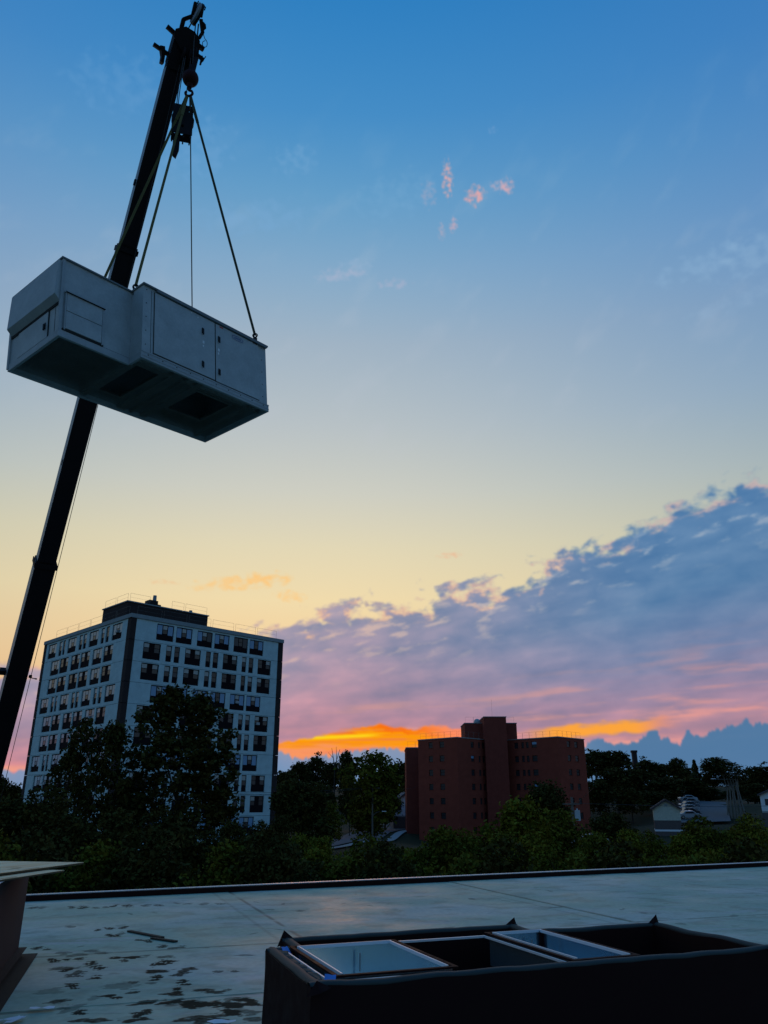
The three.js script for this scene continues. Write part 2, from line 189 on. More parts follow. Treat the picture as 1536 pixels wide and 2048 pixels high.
{
  const n = 8, pos = [], uv = [], idx = [];
  for (let j = 0; j <= n; j++) for (let i = 0; i <= n; i++) { const a = LOT[0].clone().lerp(LOT[1], i / n), b = LOT[3].clone().lerp(LOT[2], i / n), p = a.lerp(b, j / n); pos.push(p.x, p.y, p.z); uv.push(p.x, p.z); if (i < n && j < n) { const k = j * (n + 1) + i; idx.push(k, k + 1, k + n + 1, k + 1, k + n + 2, k + n + 1); } }
  const g = new THREE.BufferGeometry(); g.setAttribute('position', new THREE.Float32BufferAttribute(pos, 3)); g.setAttribute('uv', new THREE.Float32BufferAttribute(uv, 2)); g.setIndex(idx); g.computeVertexNormals();
  structure('parking_lot', g, M.asphalt, 'sloping grey car park on the hillside');
}

// ---------------------------------------------------------------- the roof we stand on
const E0 = V(-6.27, 0, -15.03), ED = V(0.902, 0, -0.431), EN = V(0.431, 0, 0.902); // far edge: a point, its direction, inwards
const corner = (s, t) => E0.clone().addScaledVector(ED, s).addScaledVector(EN, t);
const ROOF = [corner(-13, 0), corner(46, 0), corner(46, 30), corner(-13, 30)];
const SU = V(0.941, 0, -0.339), SV = V(0.339, 0, 0.941); // along and across the long seams
function prism(poly, y0, y1) { // poly: points in x,z in order
  const pts = poly.map(p => new THREE.Vector2(p.x, -p.z)); const s = new THREE.Shape(pts), g = new THREE.ExtrudeGeometry(s, { depth: y1 - y0, bevelEnabled: false }); g.rotateX(-Math.PI / 2); g.translate(0, y0, 0); return metreUV(g);
}
function clipTo(poly, clip) { // both convex
  let c = [0, 0]; clip.forEach(p => { c[0] += p.x / clip.length; c[1] += p.z / clip.length; });
  let out = poly;
  for (let i = 0; i < clip.length && out.length; i++) {
    const a = clip[i], b = clip[(i + 1) % clip.length], side = p => (b.x - a.x) * (p.z - a.z) - (b.z - a.z) * (p.x - a.x), sg = Math.sign(side({ x: c[0], z: c[1] })), res = [];
    out.forEach((p, k) => { const q = out[(k + 1) % out.length], sp = side(p) * sg, sq = side(q) * sg; if (sp >= 0) res.push(p); if (sp * sq < 0) res.push(p.clone().lerp(q, sp / (sp - sq))); });
    out = res;
  }
  return out;
}
// what lies on the membrane: dirt, mud prints, lap dirt - painted where the photograph shows them
const RX0 = -8, RZ0 = -25, RSPAN = 22, RN = 2048;
const mud = new Float32Array(RN * RN), pale = new Float32Array(RN * RN);
function stamp(arr, x, z, a, b, ang, strength, seed, sole = false) { // an uneven patch, half axes a and b in metres
  const ci = (x - RX0) / RSPAN * RN, cj = (z - RZ0) / RSPAN * RN, R = Math.ceil(Math.max(a, b) * 1.5 / RSPAN * RN) + 2, ca = Math.cos(ang), sa = Math.sin(ang);
  for (let j = Math.max(0, Math.floor(cj - R)); j < Math.min(RN, cj + R); j++) for (let i = Math.max(0, Math.floor(ci - R)); i < Math.min(RN, ci + R); i++) {
    const dx = (i - ci) / RN * RSPAN, dz = (j - cj) / RN * RSPAN, p = (dx * ca + dz * sa) / a, q = (-dx * sa + dz * ca) / b;
    let m = 1 - Math.sqrt(p * p + q * q) + (fbm((dx * SU.x + dz * SU.z) * 7 + seed * 7, (dx * SV.x + dz * SV.z) * 13 + seed * 3, 5) - 0.5) * 2.6;
    if (sole) m -= 0.2 * smoothstep(Math.sin(p * 11 + q * 3 + fbm(i * 0.1, j * 0.1, 2) * 6), 0, 0.9) + 0.4 * smoothstep(0.22 - Math.abs(p + 0.15), 0, 0.2) * (1 - Math.abs(q));
    const s = smoothstep(m, 0.08, 0.26) * strength * (0.65 + 0.5 * fbm(i * 0.25 + seed, j * 0.25, 2)); const o = j * RN + i; if (s > arr[o]) arr[o] = s;
  }
}
{
  const r = rng(5);
  // single boot prints and scuffs: photo position, half length and width in photo pixels, strength
  const prints = [[65, 1817, 12, 3, .5], [85, 1816, 12, 3, .4], [143, 1816, 8, 3, .6], [166, 1816, 12, 4, .6], [192, 1817, 9, 3, .5], [210, 1816, 8, 3, .5], [228, 1813, 8, 3, .6], [252, 1813, 14, 4, .6], [290, 1812, 13, 3, .5], [318, 1812, 11, 3, .5], [375, 1809, 10, 2, .4], [408, 1809, 14, 3, .4], [440, 1809, 12, 2, .5], [137, 1855, 11, 3, .4], [193, 1862, 7, 3, .6], [215, 1858, 12, 3, .7], [245, 1857, 10, 4, .6], [217, 1871, 8, 3, .7], [231, 1873, 12, 3, .7], [243, 1868, 9, 3, .5], [280, 1882, 10, 3, .6], [298, 1884, 12, 4, .6], [70, 1898, 13, 4, .6], [92, 1900, 10, 3, .6], [130, 1908, 20, 4, .4], [150, 1912, 24, 4, .4], [180, 1904, 16, 4, .4], [200, 1908, 14, 3, .4], [108, 1923, 13, 6, .8], [132, 1921, 8, 3, .8], [158, 1919, 12, 5, .6], [180, 1928, 18, 5, .7], [130, 1938, 38, 4, .5], [132, 1941, 13, 5, .8], [196, 1937, 17, 5, .9], [228, 1917, 14, 4, .7], [247, 1923, 10, 5, .6], [268, 1916, 26, 4, .8], [310, 1930, 14, 5, .8], [335, 1925, 18, 8, .95], [315, 1944, 24, 5, .7], [328, 1915, 22, 3, .5], [325, 1894, 12, 4, .6], [350, 1898, 14, 3, .5], [362, 1896, 12, 3, .5], [370, 1943, 26, 8, .6], [352, 1952, 15, 4, .6], [150, 1950, 18, 9, .55], [188, 1957, 14, 5, .8], [145, 1974, 13, 8, .7], [313, 1957, 14, 7, .9], [262, 1967, 14, 3, .5], [300, 1968, 16, 3, .4], [363, 1967, 16, 9, .9], [352, 1980, 12, 5, .9], [345, 1990, 22, 6, .7], [218, 1994, 20, 4, .8], [232, 1998, 14, 4, .7], [264, 1986, 16, 4, .6], [283, 2008, 26, 4, .6], [118, 2004, 26, 5, .6], [130, 2018, 18, 5, .5], [157, 2026, 17, 8, .85], [275, 2030, 14, 10, .95], [295, 2024, 12, 9, .7], [268, 2040, 34, 5, .7], [180, 2042, 40, 6, .6], [435, 1945, 14, 3, .5], [470, 1944, 10, 3, .5], [490, 1912, 22, 2, .4], [400, 1983, 26, 5, .6], [430, 1986, 22, 5, .6], [456, 1982, 12, 3, .5], [460, 1998, 20, 3, .4], [336, 2012, 24, 3, .4], [240, 1974, 44, 9, .3], [100, 1985, 30, 8, .25], [490, 2025, 30, 8, .45], [420, 2044, 40, 8, .6], [500, 2040, 30, 6, .5], [600, 1822, 10, 2, .3], [1185, 1752, 22, 2, .25]];
  prints.forEach(([X, Y, a, b, s], k) => {
    const p = onPlane(X, Y), p1 = onPlane(X + a, Y), p2 = onPlane(X, Y - b), ha = p1.distanceTo(p), hb = p2.distanceTo(p);
    stamp(mud, p.x, p.z, Math.max(ha, 0.05) * 0.95, Math.max(hb, 0.035) * 0.85, -0.3 + (r() - 0.5) * 0.5, s, k + 1, s > 0.45 && a < 20);
  });
  // the wet mud puddle and its tail
  for (const [X, Y, a, b, s] of [[350, 2004, 40, 5, .95], [395, 2008, 45, 8, 1], [455, 2010, 45, 8, 1], [500, 2008, 22, 6, .9], [300, 2005, 30, 3, .7], [455, 2024, 20, 9, .9], [410, 2036, 60, 6, .6], [480, 2000, 26, 5, .8]]) { const p = onPlane(X, Y), ha = onPlane(X + a, Y).distanceTo(p), hb = onPlane(X, Y - b).distanceTo(p); stamp(mud, p.x, p.z, ha, hb, -0.3, s, X); }
  for (let k = 0; k < 260; k++) { const u = -6 + r() * 18, v = -24 + r() * 19; stamp(mud, SU.x * u + SV.x * v, SU.z * u + SV.z * v, 0.03 + r() * 0.16, 0.02 + r() * 0.05, r() * 3, 0.1 + 0.25 * r(), k + 200); }
  for (let k = 0; k < 220; k++) { const u = -6 + r() * 20, v = -24 + r() * 16; stamp(pale, SU.x * u + SV.x * v, SU.z * u + SV.z * v, 0.08 + r() * 0.5, 0.03 + r() * 0.1, -0.35 + (r() - 0.5) * 0.7, 0.25 + 0.45 * r(), k + 500); }
}
const seamU = [2.75, 7.6, 12.5, -2.1], seamV = [-10.52, -7.98, -5.44, -2.9];
const roofMap = texture(RN, (u, v, i, j) => {
  const x = RX0 + u * RSPAN, z = RZ0 + v * RSPAN, su = x * SU.x + z * SU.z, sv = x * SV.x + z * SV.z, o = j * RN + i;
  const cloudy = fbm(su * 0.35 + 3, sv * 0.6, 4), patch = fbm(su * 1.6 + 30, sv * 2.2 + 8, 4), grit = fbm(x * 14, z * 14, 2), drag = fbm(su * 0.9 + 5, sv * 7, 4);
  let c = [0.335, 0.445, 0.315];
  c = mix3(c, [0.48, 0.52, 0.43], smoothstep(cloudy, 0.44, 0.68) * 0.8);
  c = mix3(c, [0.22, 0.28, 0.2], smoothstep(patch, 0.5, 0.68) * 0.6);
  c = mix3(c, [0.4, 0.39, 0.38], smoothstep(drag, 0.58, 0.75) * 0.5);
  const k = 0.9 + (grit - 0.5) * 0.3; c = c.map(a => a * k);
  c = mix3(c, [0.46, 0.45, 0.45], pale[o] * 0.6);
  let lap = 0; // dirt caught along the laps
  for (const s of seamV) lap = Math.max(lap, (1 - smoothstep(Math.abs(sv - s - 0.02), 0.006, 0.05)) * smoothstep(fbm(su * 1.5, s * 3, 3), 0.3, 0.62));
  if (sv < -10.4) for (const s of seamU) lap = Math.max(lap, (1 - smoothstep(Math.abs(su - s - 0.02), 0.008, 0.06)) * smoothstep(fbm(sv * 1.5, s * 3, 3), 0.25, 0.55), (1 - smoothstep(Math.abs(su - s + 0.3), 0.01, 0.05)) * 0.35);
  c = mix3(c, [0.06, 0.08, 0.06], lap * 0.75);
  c = mix3(c, [0.03, 0.022, 0.012], clamp(mud[o] * 1.7, 0, 1) * 0.96);
  return c.map(a => { a = clamp(a, 0, 1); return 255 * (a <= 0.0031308 ? a * 12.92 : 1.055 * Math.pow(a, 1 / 2.4) - 0.055); });
}, true);
const roofRough = texture(1024, (u, v) => { const x = RX0 + u * RSPAN, z = RZ0 + v * RSPAN, a = fbm(x * 0.7 + 11, z * 0.7, 5), b = fbm(x * 9, z * 9, 2), o = Math.floor(v * RN) * RN + Math.floor(u * RN), c = 255 * clamp(0.62 + (a - 0.5) * 0.6 + (b - 0.5) * 0.15 + mud[o] * 0.3, 0.3, 1); return [c, c, c, 255 * (1 - 0.95 * clamp(mud[o] * 1.7, 0, 1))]; });
const roofBump = texture(1024, (u, v) => { const x = u * 6, z = v * 6, c = 255 * (0.5 + (tileFbm(u, v, 7, 4) - 0.5) * 0.9); return [c, c, c]; });
for (const t of [roofMap, roofRough]) { t.wrapS = t.wrapT = THREE.MirroredRepeatWrapping; t.repeat.set(1 / RSPAN, 1 / RSPAN); t.offset.set(-RX0 / RSPAN, -RZ0 / RSPAN); }
roofBump.repeat.set(1 / 5, 1 / 5);
const membrane = mat(1, 1, 1, 1, { map: roofMap, roughnessMap: roofRough, specularIntensityMap: roofRough, bumpMap: roofBump, bumpScale: 0.02, specularIntensity: 0.7 });
{
  const roof = new THREE.Group(); roof.name = 'flat_roof'; roof.userData.kind = 'structure'; roof.userData.label = 'flat roof of grey lapped membrane with muddy boot prints'; scene.add(roof);
  mesh('roof_deck', prism(ROOF, -0.5, -0.03), M.roofSlab, roof);
  mesh('wall', prism(ROOF.map(p => p.clone().addScaledVector(V(p.x, 0, p.z).sub(V(14, 0, -10)).normalize(), -0.25)), -12, -0.5), M.coreDark, roof);
  const sheet = (u0, u1, v0, v1, y) => { const q = [[u0, v0], [u1, v0], [u1, v1], [u0, v1]].map(([u, v]) => V(SU.x * u + SV.x * v, 0, SU.z * u + SV.z * v)), c = clipTo(q, ROOF); if (c.length > 2) mesh('membrane_sheet', prism(c, -0.03, y), membrane, roof); };
  const us = [-30, ...[-2.1, 2.75, 7.6, 12.5].sort((a, b) => a - b), 17.4, 22.3, 27.2, 60];
  for (let k = 0; k < us.length - 1; k++) sheet(us[k], us[k + 1] + 0.0, -60, -10.52, 0.004 + 0.006 * (k % 2));
  const vs = [-10.52, -7.98, -5.44, -2.9, -0.36, 2.2, 4.7, 7.3, 40];
  for (let k = 0; k < vs.length - 1; k++) sheet(-30, 60, vs[k], vs[k + 1], k % 2 ? 0.004 : 0.008);
  // raised edge: a wrapped nailer with a metal drip edge in lengths of three metres
  for (let k = 0; k < 19; k++) {
    const a = -13 + k * 3.1, b = Math.min(a + 3.09, 46);
    mesh('edge_nailer', prism([corner(a, 0), corner(b, 0), corner(b, 0.16), corner(a, 0.16)], 0, 0.1 - (k % 3) * 0.002), M.darkWrap, roof);
    mesh('drip_edge', [prism([corner(a, -0.03), corner(b, -0.03), corner(b, 0.09), corner(a, 0.09)], 0.1, 0.112), prism([corner(a, -0.035), corner(b, -0.035), corner(b, -0.02), corner(a, -0.02)], -0.1, 0.11)], M.edgeMetal, roof);
  }
}

// ---------------------------------------------------------------- roof curb with its ducts, and what lies about
{
  const A = 21 * rad, at = (x, z) => onPlane(622, 1975, 0.6).setY(0).add(V(Math.cos(A) * x + Math.sin(A) * z, 0, -Math.sin(A) * x + Math.cos(A) * z));
  const o = at(0, 0);
  const curb = thing('roof_curb', 'long black wrapped curb open at the top on the roof', 'roof curb'); curb.position.copy(o); curb.rotation.y = A;
  const P = [[0, 0], [3.62, 0], [3.62, -1.38], [2.36, -1.38], [2.36, -1.73], [0.24, -1.73], [0.24, -1.33], [0.03, -1.33]];
  const r = rng(9);
  P.forEach(([x0, z0], k) => {
    const [x1, z1] = P[(k + 1) % P.length], L = Math.hypot(x1 - x0, z1 - z0), T = 0.1, n = Math.max(2, Math.round(L / 0.12)), dx = (x1 - x0) / L, dz = (z1 - z0) / L, nx = dz, nz = -dx; // n points inwards
    const outline = []; // wrapped wall: the top of the membrane sags a little between fixings
    const g = new THREE.BoxGeometry(L - 0.004, 0.59, T, n, 4, 1); const p = g.attributes.position;
    for (let i = 0; i < p.count; i++) { const x = p.getX(i), y = p.getY(i); p.setZ(i, p.getZ(i) + (noise2(x * 3 + k * 9, y * 4) - 0.5) * 0.016); if (y > 0.28) p.setY(i, y + (noise2(x * 2.6 + k * 5, 3) - 0.6) * 0.035); }
    g.computeVertexNormals(); g.rotateY(Math.atan2(-dz, dx)); g.translate((x0 + x1) / 2 + nx * T / 2, 0.3, (z0 + z1) / 2 + nz * T / 2);
    mesh('curb_wall', metreUV(g), M.darkWrap, curb);
    // rolled rim of the wrap
    const pts = []; for (let i = 0; i <= n; i++) { const s = i / n * L, y = 0.592 + (noise2((s - L / 2) * 2.6 + k * 5, 3) - 0.6) * 0.035 + (r() - 0.5) * 0.006; pts.push(V(x0 + dx * s + nx * 0.045, y, z0 + dz * s + nz * 0.045)); }
    const tube = new THREE.TubeGeometry(new THREE.CatmullRomCurve3(pts), n * 2, 0.038, 7, false); tube.scale(1, 0.6, 1); tube.translate(0, 0.24, 0);
    mesh('rim', tube, M.darkRim, curb);
  });
  for (const [x, z, h, tx] of [[0.24, -1.73, 0.07, 0.03], [2.36, -1.73, 0.07, 0.02], [3.6, -1.36, 0.09, 0.06], [3.62, -0.02, 0.06, 0.03], [0, 0, 0.02, 0]]) { const c = new THREE.ConeGeometry(0.06, 0.05 + h * 0.7, 4); c.scale(1.3, 1, 0.5); c.rotateZ(x < 1 ? 0.25 : -0.35); c.translate(x + (x < 1 ? 0.03 : -0.03), 0.605 + h * 0.25, z + 0.04); mesh('corner_fold', c, M.darkWrap, curb); }
  mesh('cavity_shade', [span(0.12, 3.52, 0.03, 0.05, -1.28, -0.1), span(0.34, 2.26, 0.031, 0.049, -1.63, -1.28)], M.cavity_shade, curb);  // near-black sheets painted in for the shade of the open cavity
  for (const [x0, x1, z0, z1] of [[1.06, 1.86, -1.335, -1.315], [1.843, 1.856, -1.31, -0.1], [0.152, 0.163, -1.25, -0.12], [0.16, 1.08, -0.125, -0.112]]) mesh('angle_strip', span(x0, x1, 0.585, 0.6, z0, z1), M.flange, curb);
  mesh('cant_board', span(0.14, 0.2, 0.2, 0.57, -1.27, -0.13), M.wood, curb);
  const fr = rng(4); // crumpled foam and foil tucked in along the left end
  for (let k = 0; k < 7; k++) { const g = new THREE.IcosahedronGeometry(0.04 + fr() * 0.02, 1), p = g.attributes.position; for (let i = 0; i < p.count; i++) { const f = 0.7 + 0.6 * noise2(p.getX(i) * 40 + k, p.getY(i) * 40 + p.getZ(i) * 30); p.setXYZ(i, p.getX(i) * f, p.getY(i) * f * 0.7, p.getZ(i) * f * 2.2); } g.computeVertexNormals(); g.translate(0.115, 0.575, -1.15 + k * 0.16); mesh('sealant_bead', g, M.darkRim, curb); }
  const tape = (x, z, a) => { const g = new THREE.PlaneGeometry(0.07, 0.12, 3, 3), p = g.attributes.position; for (let i = 0; i < p.count; i++) p.setZ(i, 0.02 * noise2(p.getX(i) * 40, p.getY(i) * 40)); g.computeVertexNormals(); g.rotateX(-0.7); g.rotateY(a); g.translate(x, 0.575, z); return g; };
  mesh('tape_tab', tape(0.16, -1.2, 0.6), M.blueTape, curb); mesh('tape_tab', tape(0.16, -0.14, -0.4), M.blueTape, curb);
  const duct = (name, label, x0, x1, z0, z1, y0, fl) => {
    const d = thing(name, label, 'duct'); d.position.copy(o); d.rotation.y = A; const t = 0.012;
    mesh('duct_wall', span(x0, x1, y0, 0.6, z0, z0 + t), M.galv, d); mesh('duct_wall', span(x0, x1, y0, 0.6, z1 - t, z1), M.galv, d);
    mesh('duct_wall', span(x0, x0 + t, y0, 0.6, z0 + t, z1 - t), M.galv, d); mesh('duct_wall', span(x1 - t, x1, y0, 0.6, z0 + t, z1 - t), M.galv, d);
    mesh('duct_floor', span(x0 + t, x1 - t, y0, y0 + 0.012, z0 + t, z1 - t), M.galv, d);
    for (const [a, b, c, e] of [[x0 - 0.03, x1 + 0.03, z0 - 0.035, z0], [x0 - 0.03, x1 + 0.03, z1, z1 + 0.035], [x0 - 0.03, x0, z0, z1], [x1, x1 + 0.03, z0, z1]]) mesh('flange', span(a, b, 0.605, 0.617, c, e), fl, d);
    for (const [x, a] of [[x0 + 0.03, 0], [x1 - 0.03, 1]]) mesh('flange_lip', span(x - 0.005, x + 0.005, 0.6, 0.621, z0 + 0.01, z1 - 0.01), M.flange, d);
    mesh('flange_lip', span(x0 + 0.02, x1 - 0.02, 0.6, 0.622, z0 + 0.014, z0 + 0.022), M.flange, d);
    mesh('stiffener', rod(V((x0 + x1) / 2 + 0.1, y0 + 0.02, z0 + 0.08), V((x0 + x1) / 2 + 0.1, 0.56, z0 + 0.08), 0.008), M.galvDull, d);
    return d;
  };
  duct('sheet_metal_duct', 'bright galvanised duct mouth beside the blue tape in the curb', 0.23, 1.02, -1.27, -0.2, 0.42, M.darkWrap);
  duct('sheet_metal_duct', 'narrower grey duct mouth between two dark curb openings', 1.9, 2.4, -1.33, -0.11, 0.38, M.darkWrap);
  // the second curb at the left, with plywood laid on it
  const p0 = V(-4.1, 0, -9.8), c2 = thing('roof_curb', 'maroon wrapped curb standing under the plywood sheets', 'roof curb'); c2.position.copy(p0); c2.rotation.y = -Math.atan2(-0.29, 0.957) * 1; // z axis runs along its right face
  c2.rotation.y = Math.atan2(0.29, 0.957);
  mesh('curb_wall', span(-0.09, 0, 0, 0.95, 0, 3.2, 0.01), M.maroon, c2); mesh('curb_wall', span(-1.6, -0.09, 0, 0.949, 0, 0.09), M.maroon, c2); mesh('curb_wall', span(-1.6, -1.51, 0, 0.95, 0.09, 3.2), M.maroon, c2); mesh('curb_wall', span(-1.51, -0.09, 0, 0.949, 3.11, 3.2), M.maroon, c2);
  mesh('base_flashing', [span(0, 0.2, 0.014, 0.019, -0.1, 3.4), span(-1.7, 0, 0.014, 0.018, -0.2, 0)], mat(0.03, 0.026, 0.02, 0.85, { map: grime1 }), c2);
  mesh('cant_strip', (() => { const g = prism([V(0, 0, 0), V(0.09, 0, 0), V(0, 0, 0.09)], 0, 3.2); g.rotateX(Math.PI / 2); g.rotateY(0); g.translate(0, 0.1, 0); return metreUV(g); })(), M.maroon, c2);
  mesh('metal_cap', span(-0.25, 0.02, 0.951, 0.958, 1.6, 3.1), M.edgeMetal, c2);
  const grainT = texture(512, (u, v) => { const g = fbm(u * 60 + 3, v * 5, 4) * 0.5 + fbm(u * 9, v * 1.6 + 9, 4) * 0.5, k = smoothstep(fbm(u * 5 + 50, v * 4, 3), 0.66, 0.72); return mix3(mix3([255, 214, 166], [250, 188, 132], smoothstep(g, 0.4, 0.66)), [170, 128, 90], k * 0.6); }, true); grainT.repeat.set(1 / 1.3, 1 / 2.4);
  const ply = mat(1, 1, 1, 0.8, { map: grainT }), plyEdge = mat(0.13, 0.085, 0.045, 0.9, { map: grime1 });
  const sheetAt = (label, tip, ax, az, len, wid, y, t) => { const s = thing('plywood_sheet', label, 'plywood'); s.position.set(tip[0], y, tip[1]); s.rotation.y = Math.atan2(ax, az); mesh('face_veneer', span(-wid, 0, t - 0.003, t, 0, len), ply, s); mesh('edge_plies', span(-wid + 0.001, -0.001, 0, t - 0.003, 0.001, len - 0.001), plyEdge, s); };
  sheetAt('upper plywood sheet lying on top of the maroon curb', [-3.31, -9.3], -0.195, 0.98, 2.44, 1.22, 0.985, 0.019);
  sheetAt('lower plywood sheet poking out under the top sheet', [-3.26, -8.63], -0.16, 0.987, 2.44, 1.22, 0.959, 0.017);
  const stick = (label, a, b) => tag(mesh('wood_strip', strap(onPlane(...a, 0.022), onPlane(...b, 0.022), 0.06, 0.018, V(0, 1, 0)), M.wood), label, 'wood strip');
  stick('long dark wood strip lying on the muddy roof', [258, 1862], [325, 1875]); stick('shorter dark wood strip beside the long one', [304, 1876], [352, 1883]);
  const scraps = [[443, 2043], [84, 2016], [30, 2040], [20, 2038]]; const sr = rng(3);
  scraps.forEach(([X, Y]) => { const p = onPlane(X, Y, 0.03), g = new THREE.PlaneGeometry(0.16 + sr() * 0.08, 0.07, 4, 2), q = g.attributes.position; for (let i = 0; i < q.count; i++) q.setZ(i, 0.03 * noise2(q.getX(i) * 20 + X, q.getY(i) * 20)); g.computeVertexNormals(); g.rotateX(-Math.PI / 2); g.rotateY(sr() * 3); g.translate(p.x, 0.018, p.z); tag(mesh('membrane_scrap', g, M.sticker), 'small pale scrap lying on the muddy roof', 'scrap', 'scraps on the roof'); });
}

// ---------------------------------------------------------------- the air handling unit on the hook
const UNIT = { L: 4.3, Le: 1.31, We: 1.6, Wm: 1.95, H: 1.52 };
const unit = thing('rooftop_unit', 'big grey air handling unit hanging in the air from four slings', 'air handler');
unit.position.set(-6.48, 8.55, -11.52); unit.rotation.set(-2.9 * rad, 51.7 * rad, 3.8 * rad, 'YXZ'); unit.updateMatrixWorld(true);
{
  const { L, Le, We, Wm, H } = UNIT, r0 = 0.13;
  mesh('end_casing', [span(0.02, 0.07, r0, H - 0.03, 0.02, We - 0.02), span(0.07, Le + 0.02, r0, H - 0.03, We - 0.07, We - 0.02), span(0.07, Le + 0.02, r0, H - 0.03, 0.02, 0.07)], M.paint, unit);
  mesh('main_casing', [span(Le + 0.02, Le + 0.07, r0, H - 0.03, We - 0.02, Wm - 0.07), span(L - 0.07, L - 0.02, r0, H - 0.03, 0.071, Wm - 0.07), span(Le + 0.02, L - 0.02, r0, H - 0.03, Wm - 0.07, Wm - 0.02), span(Le + 0.02, L - 0.02, r0, H - 0.03, 0.021, 0.071)], M.paint, unit);
  const lip = (x0, x1, z0, z1) => mesh('roof_panel', span(x0, x1, H - 0.03, H, z0, z1), M.unitRoof, unit); lip(-0.02, Le, -0.02, We + 0.01); lip(Le, L + 0.02, -0.022, Wm + 0.02);
  mesh('drip_rail', span(Le + 0.28, L - 0.02, H - 0.075, H - 0.031, Wm - 0.02, Wm + 0.035), M.unitRoof, unit);
  // base rails, hollow underneath
  const rail = (x0, x1, z0, z1) => mesh('base_rail', span(x0, x1, 0, r0, z0, z1, 0.008), M.paintTrim, unit);
  rail(0, Le + 0.01, We - 0.05, We); rail(0, 0.05, 0.05, We - 0.05); rail(0, L, 0, 0.05); rail(L - 0.05, L, 0.05, Wm - 0.05); rail(Le, L, Wm - 0.05, Wm); rail(Le, Le + 0.05, We - 0.0, Wm - 0.05);
  mesh('rail_lip', [span(Le + 0.02, L, 0.125, 0.15, Wm - 0.03, Wm + 0.006), span(Le + 0.02, L, 0.05, 0.06, Wm - 0.01, Wm + 0.005)], M.paintTrim, unit);
  // floor pan with two openings
  const floor = new THREE.Shape([[0.05, 0.05], [L - 0.05, 0.05], [L - 0.05, Wm - 0.05], [Le + 0.05, Wm - 0.05], [Le + 0.05, We - 0.05], [0.05, We - 0.05]].map(a => new THREE.Vector2(...a)));
  for (const [x0, x1, z0, z1] of [[1.48, 1.94, 0.42, 1.58], [2.82, 3.62, 0.66, 1.54]]) floor.holes.push(new THREE.Path([[x0, z0], [x1, z0], [x1, z1], [x0, z1]].map(a => new THREE.Vector2(...a))));
  const fg = new THREE.ExtrudeGeometry(floor, { depth: 0.02, bevelEnabled: false }); fg.rotateX(Math.PI / 2); fg.translate(0, 0.12, 0); mesh('floor_pan', metreUV(fg), M.underside, unit);
  for (const [x0, x1, z0, z1] of [[1.48, 1.94, 0.42, 1.58], [2.82, 3.62, 0.66, 1.54]]) mesh('opening_frame', [span(x0 - 0.06, x1 + 0.06, 0.06, 0.1, z0 - 0.06, z0), span(x0 - 0.06, x1 + 0.06, 0.06, 0.1, z1, z1 + 0.06), span(x0 - 0.06, x0, 0.06, 0.1, z0, z1), span(x1, x1 + 0.06, 0.06, 0.1, z0, z1)], M.galvDull, unit);
  for (const [x, w] of [[1.33, 0.1], [2.1, 0.16], [2.38, 0.05], [2.62, 0.12], [3.95, 0.06]]) mesh('cross_member', span(x, x + w, 0.035, 0.1, 0.06, (x < 1.4 ? We : Wm) - 0.06), M.galvDull, unit);
  mesh('cross_member', span(1.4, L - 0.06, 0.04, 0.098, 1.66, 1.72), M.galvDull, unit);
  // front doors of the main section: proud leaves with dark joints between
  const door = (x0, x1, y0, y1) => { mesh('door_gasket', span(x0 - 0.008, x1 + 0.008, y0 - 0.008, y1 + 0.008, Wm - 0.02, Wm - 0.012), M.seam, unit); return mesh('access_door', span(x0, x1, y0, y1, Wm - 0.012, Wm + 0.004, 0.003), M.paint, unit); };
  const dA = door(1.565, 2.925, 0.185, 1.43), dB = door(2.95, 4.05, 0.175, 1.43);
  mesh('panel_joint', span(1.5, 1.506, 0.16, 1.44, Wm - 0.02, Wm - 0.017), M.seam, unit);
  const handle = (x, y, p) => mesh('handle', [span(x - 0.02, x + 0.02, y - 0.06, y + 0.06, Wm + 0.004, Wm + 0.02, 0.006), span(x - 0.012, x + 0.012, y - 0.09, y + 0.03, Wm + 0.02, Wm + 0.045, 0.005)], M.blackPlastic, p);
  handle(2.63, 1.12, dA); handle(2.63, 0.41, dA); handle(3.02, 1.11, dB); handle(3.02, 0.4, dB);
  const decal = (x, y, w, h, m, p, name = 'sticker') => mesh(name, span(x - w / 2, x + w / 2, y - h / 2, y + h / 2, Wm + 0.0045, Wm + 0.0065), m, p);
  decal(2.65, 0.88, 0.045, 0.06, M.sticker, dA); decal(2.645, 0.8, 0.03, 0.04, M.sticker, dA); decal(3.02, 0.87, 0.045, 0.06, M.sticker, dB); decal(3.01, 0.79, 0.03, 0.05, M.sticker, dB); decal(3.09, 1.4, 0.09, 0.03, M.stickerRed, dB); decal(2.37, 1.39, 0.02, 0.02, M.sticker, dA); decal(2.52, 1.36, 0.02, 0.02, M.sticker, dA);
  const cv = document.createElement('canvas'); cv.width = 256; cv.height = 96; const cx = cv.getContext('2d');
  cx.fillStyle = '#aeb1b2'; cx.fillRect(0, 0, 256, 96); cx.strokeStyle = '#26307c'; cx.fillStyle = '#26307c'; cx.lineWidth = 7; cx.beginPath(); cx.ellipse(128, 48, 120, 41, 0, 0, 7); cx.stroke(); cx.font = 'bold 50px sans-serif'; cx.textAlign = 'center'; cx.fillText('AAON', 128, 66);
  const lt = new THREE.CanvasTexture(cv); lt.colorSpace = THREE.SRGBColorSpace;
  const lg = new THREE.PlaneGeometry(0.3, 0.11); lg.translate(3.5, 1.33, Wm + 0.0075); mesh('logo', lg, mat(0.75, 0.75, 0.75, 0.5, { map: lt }), dB);
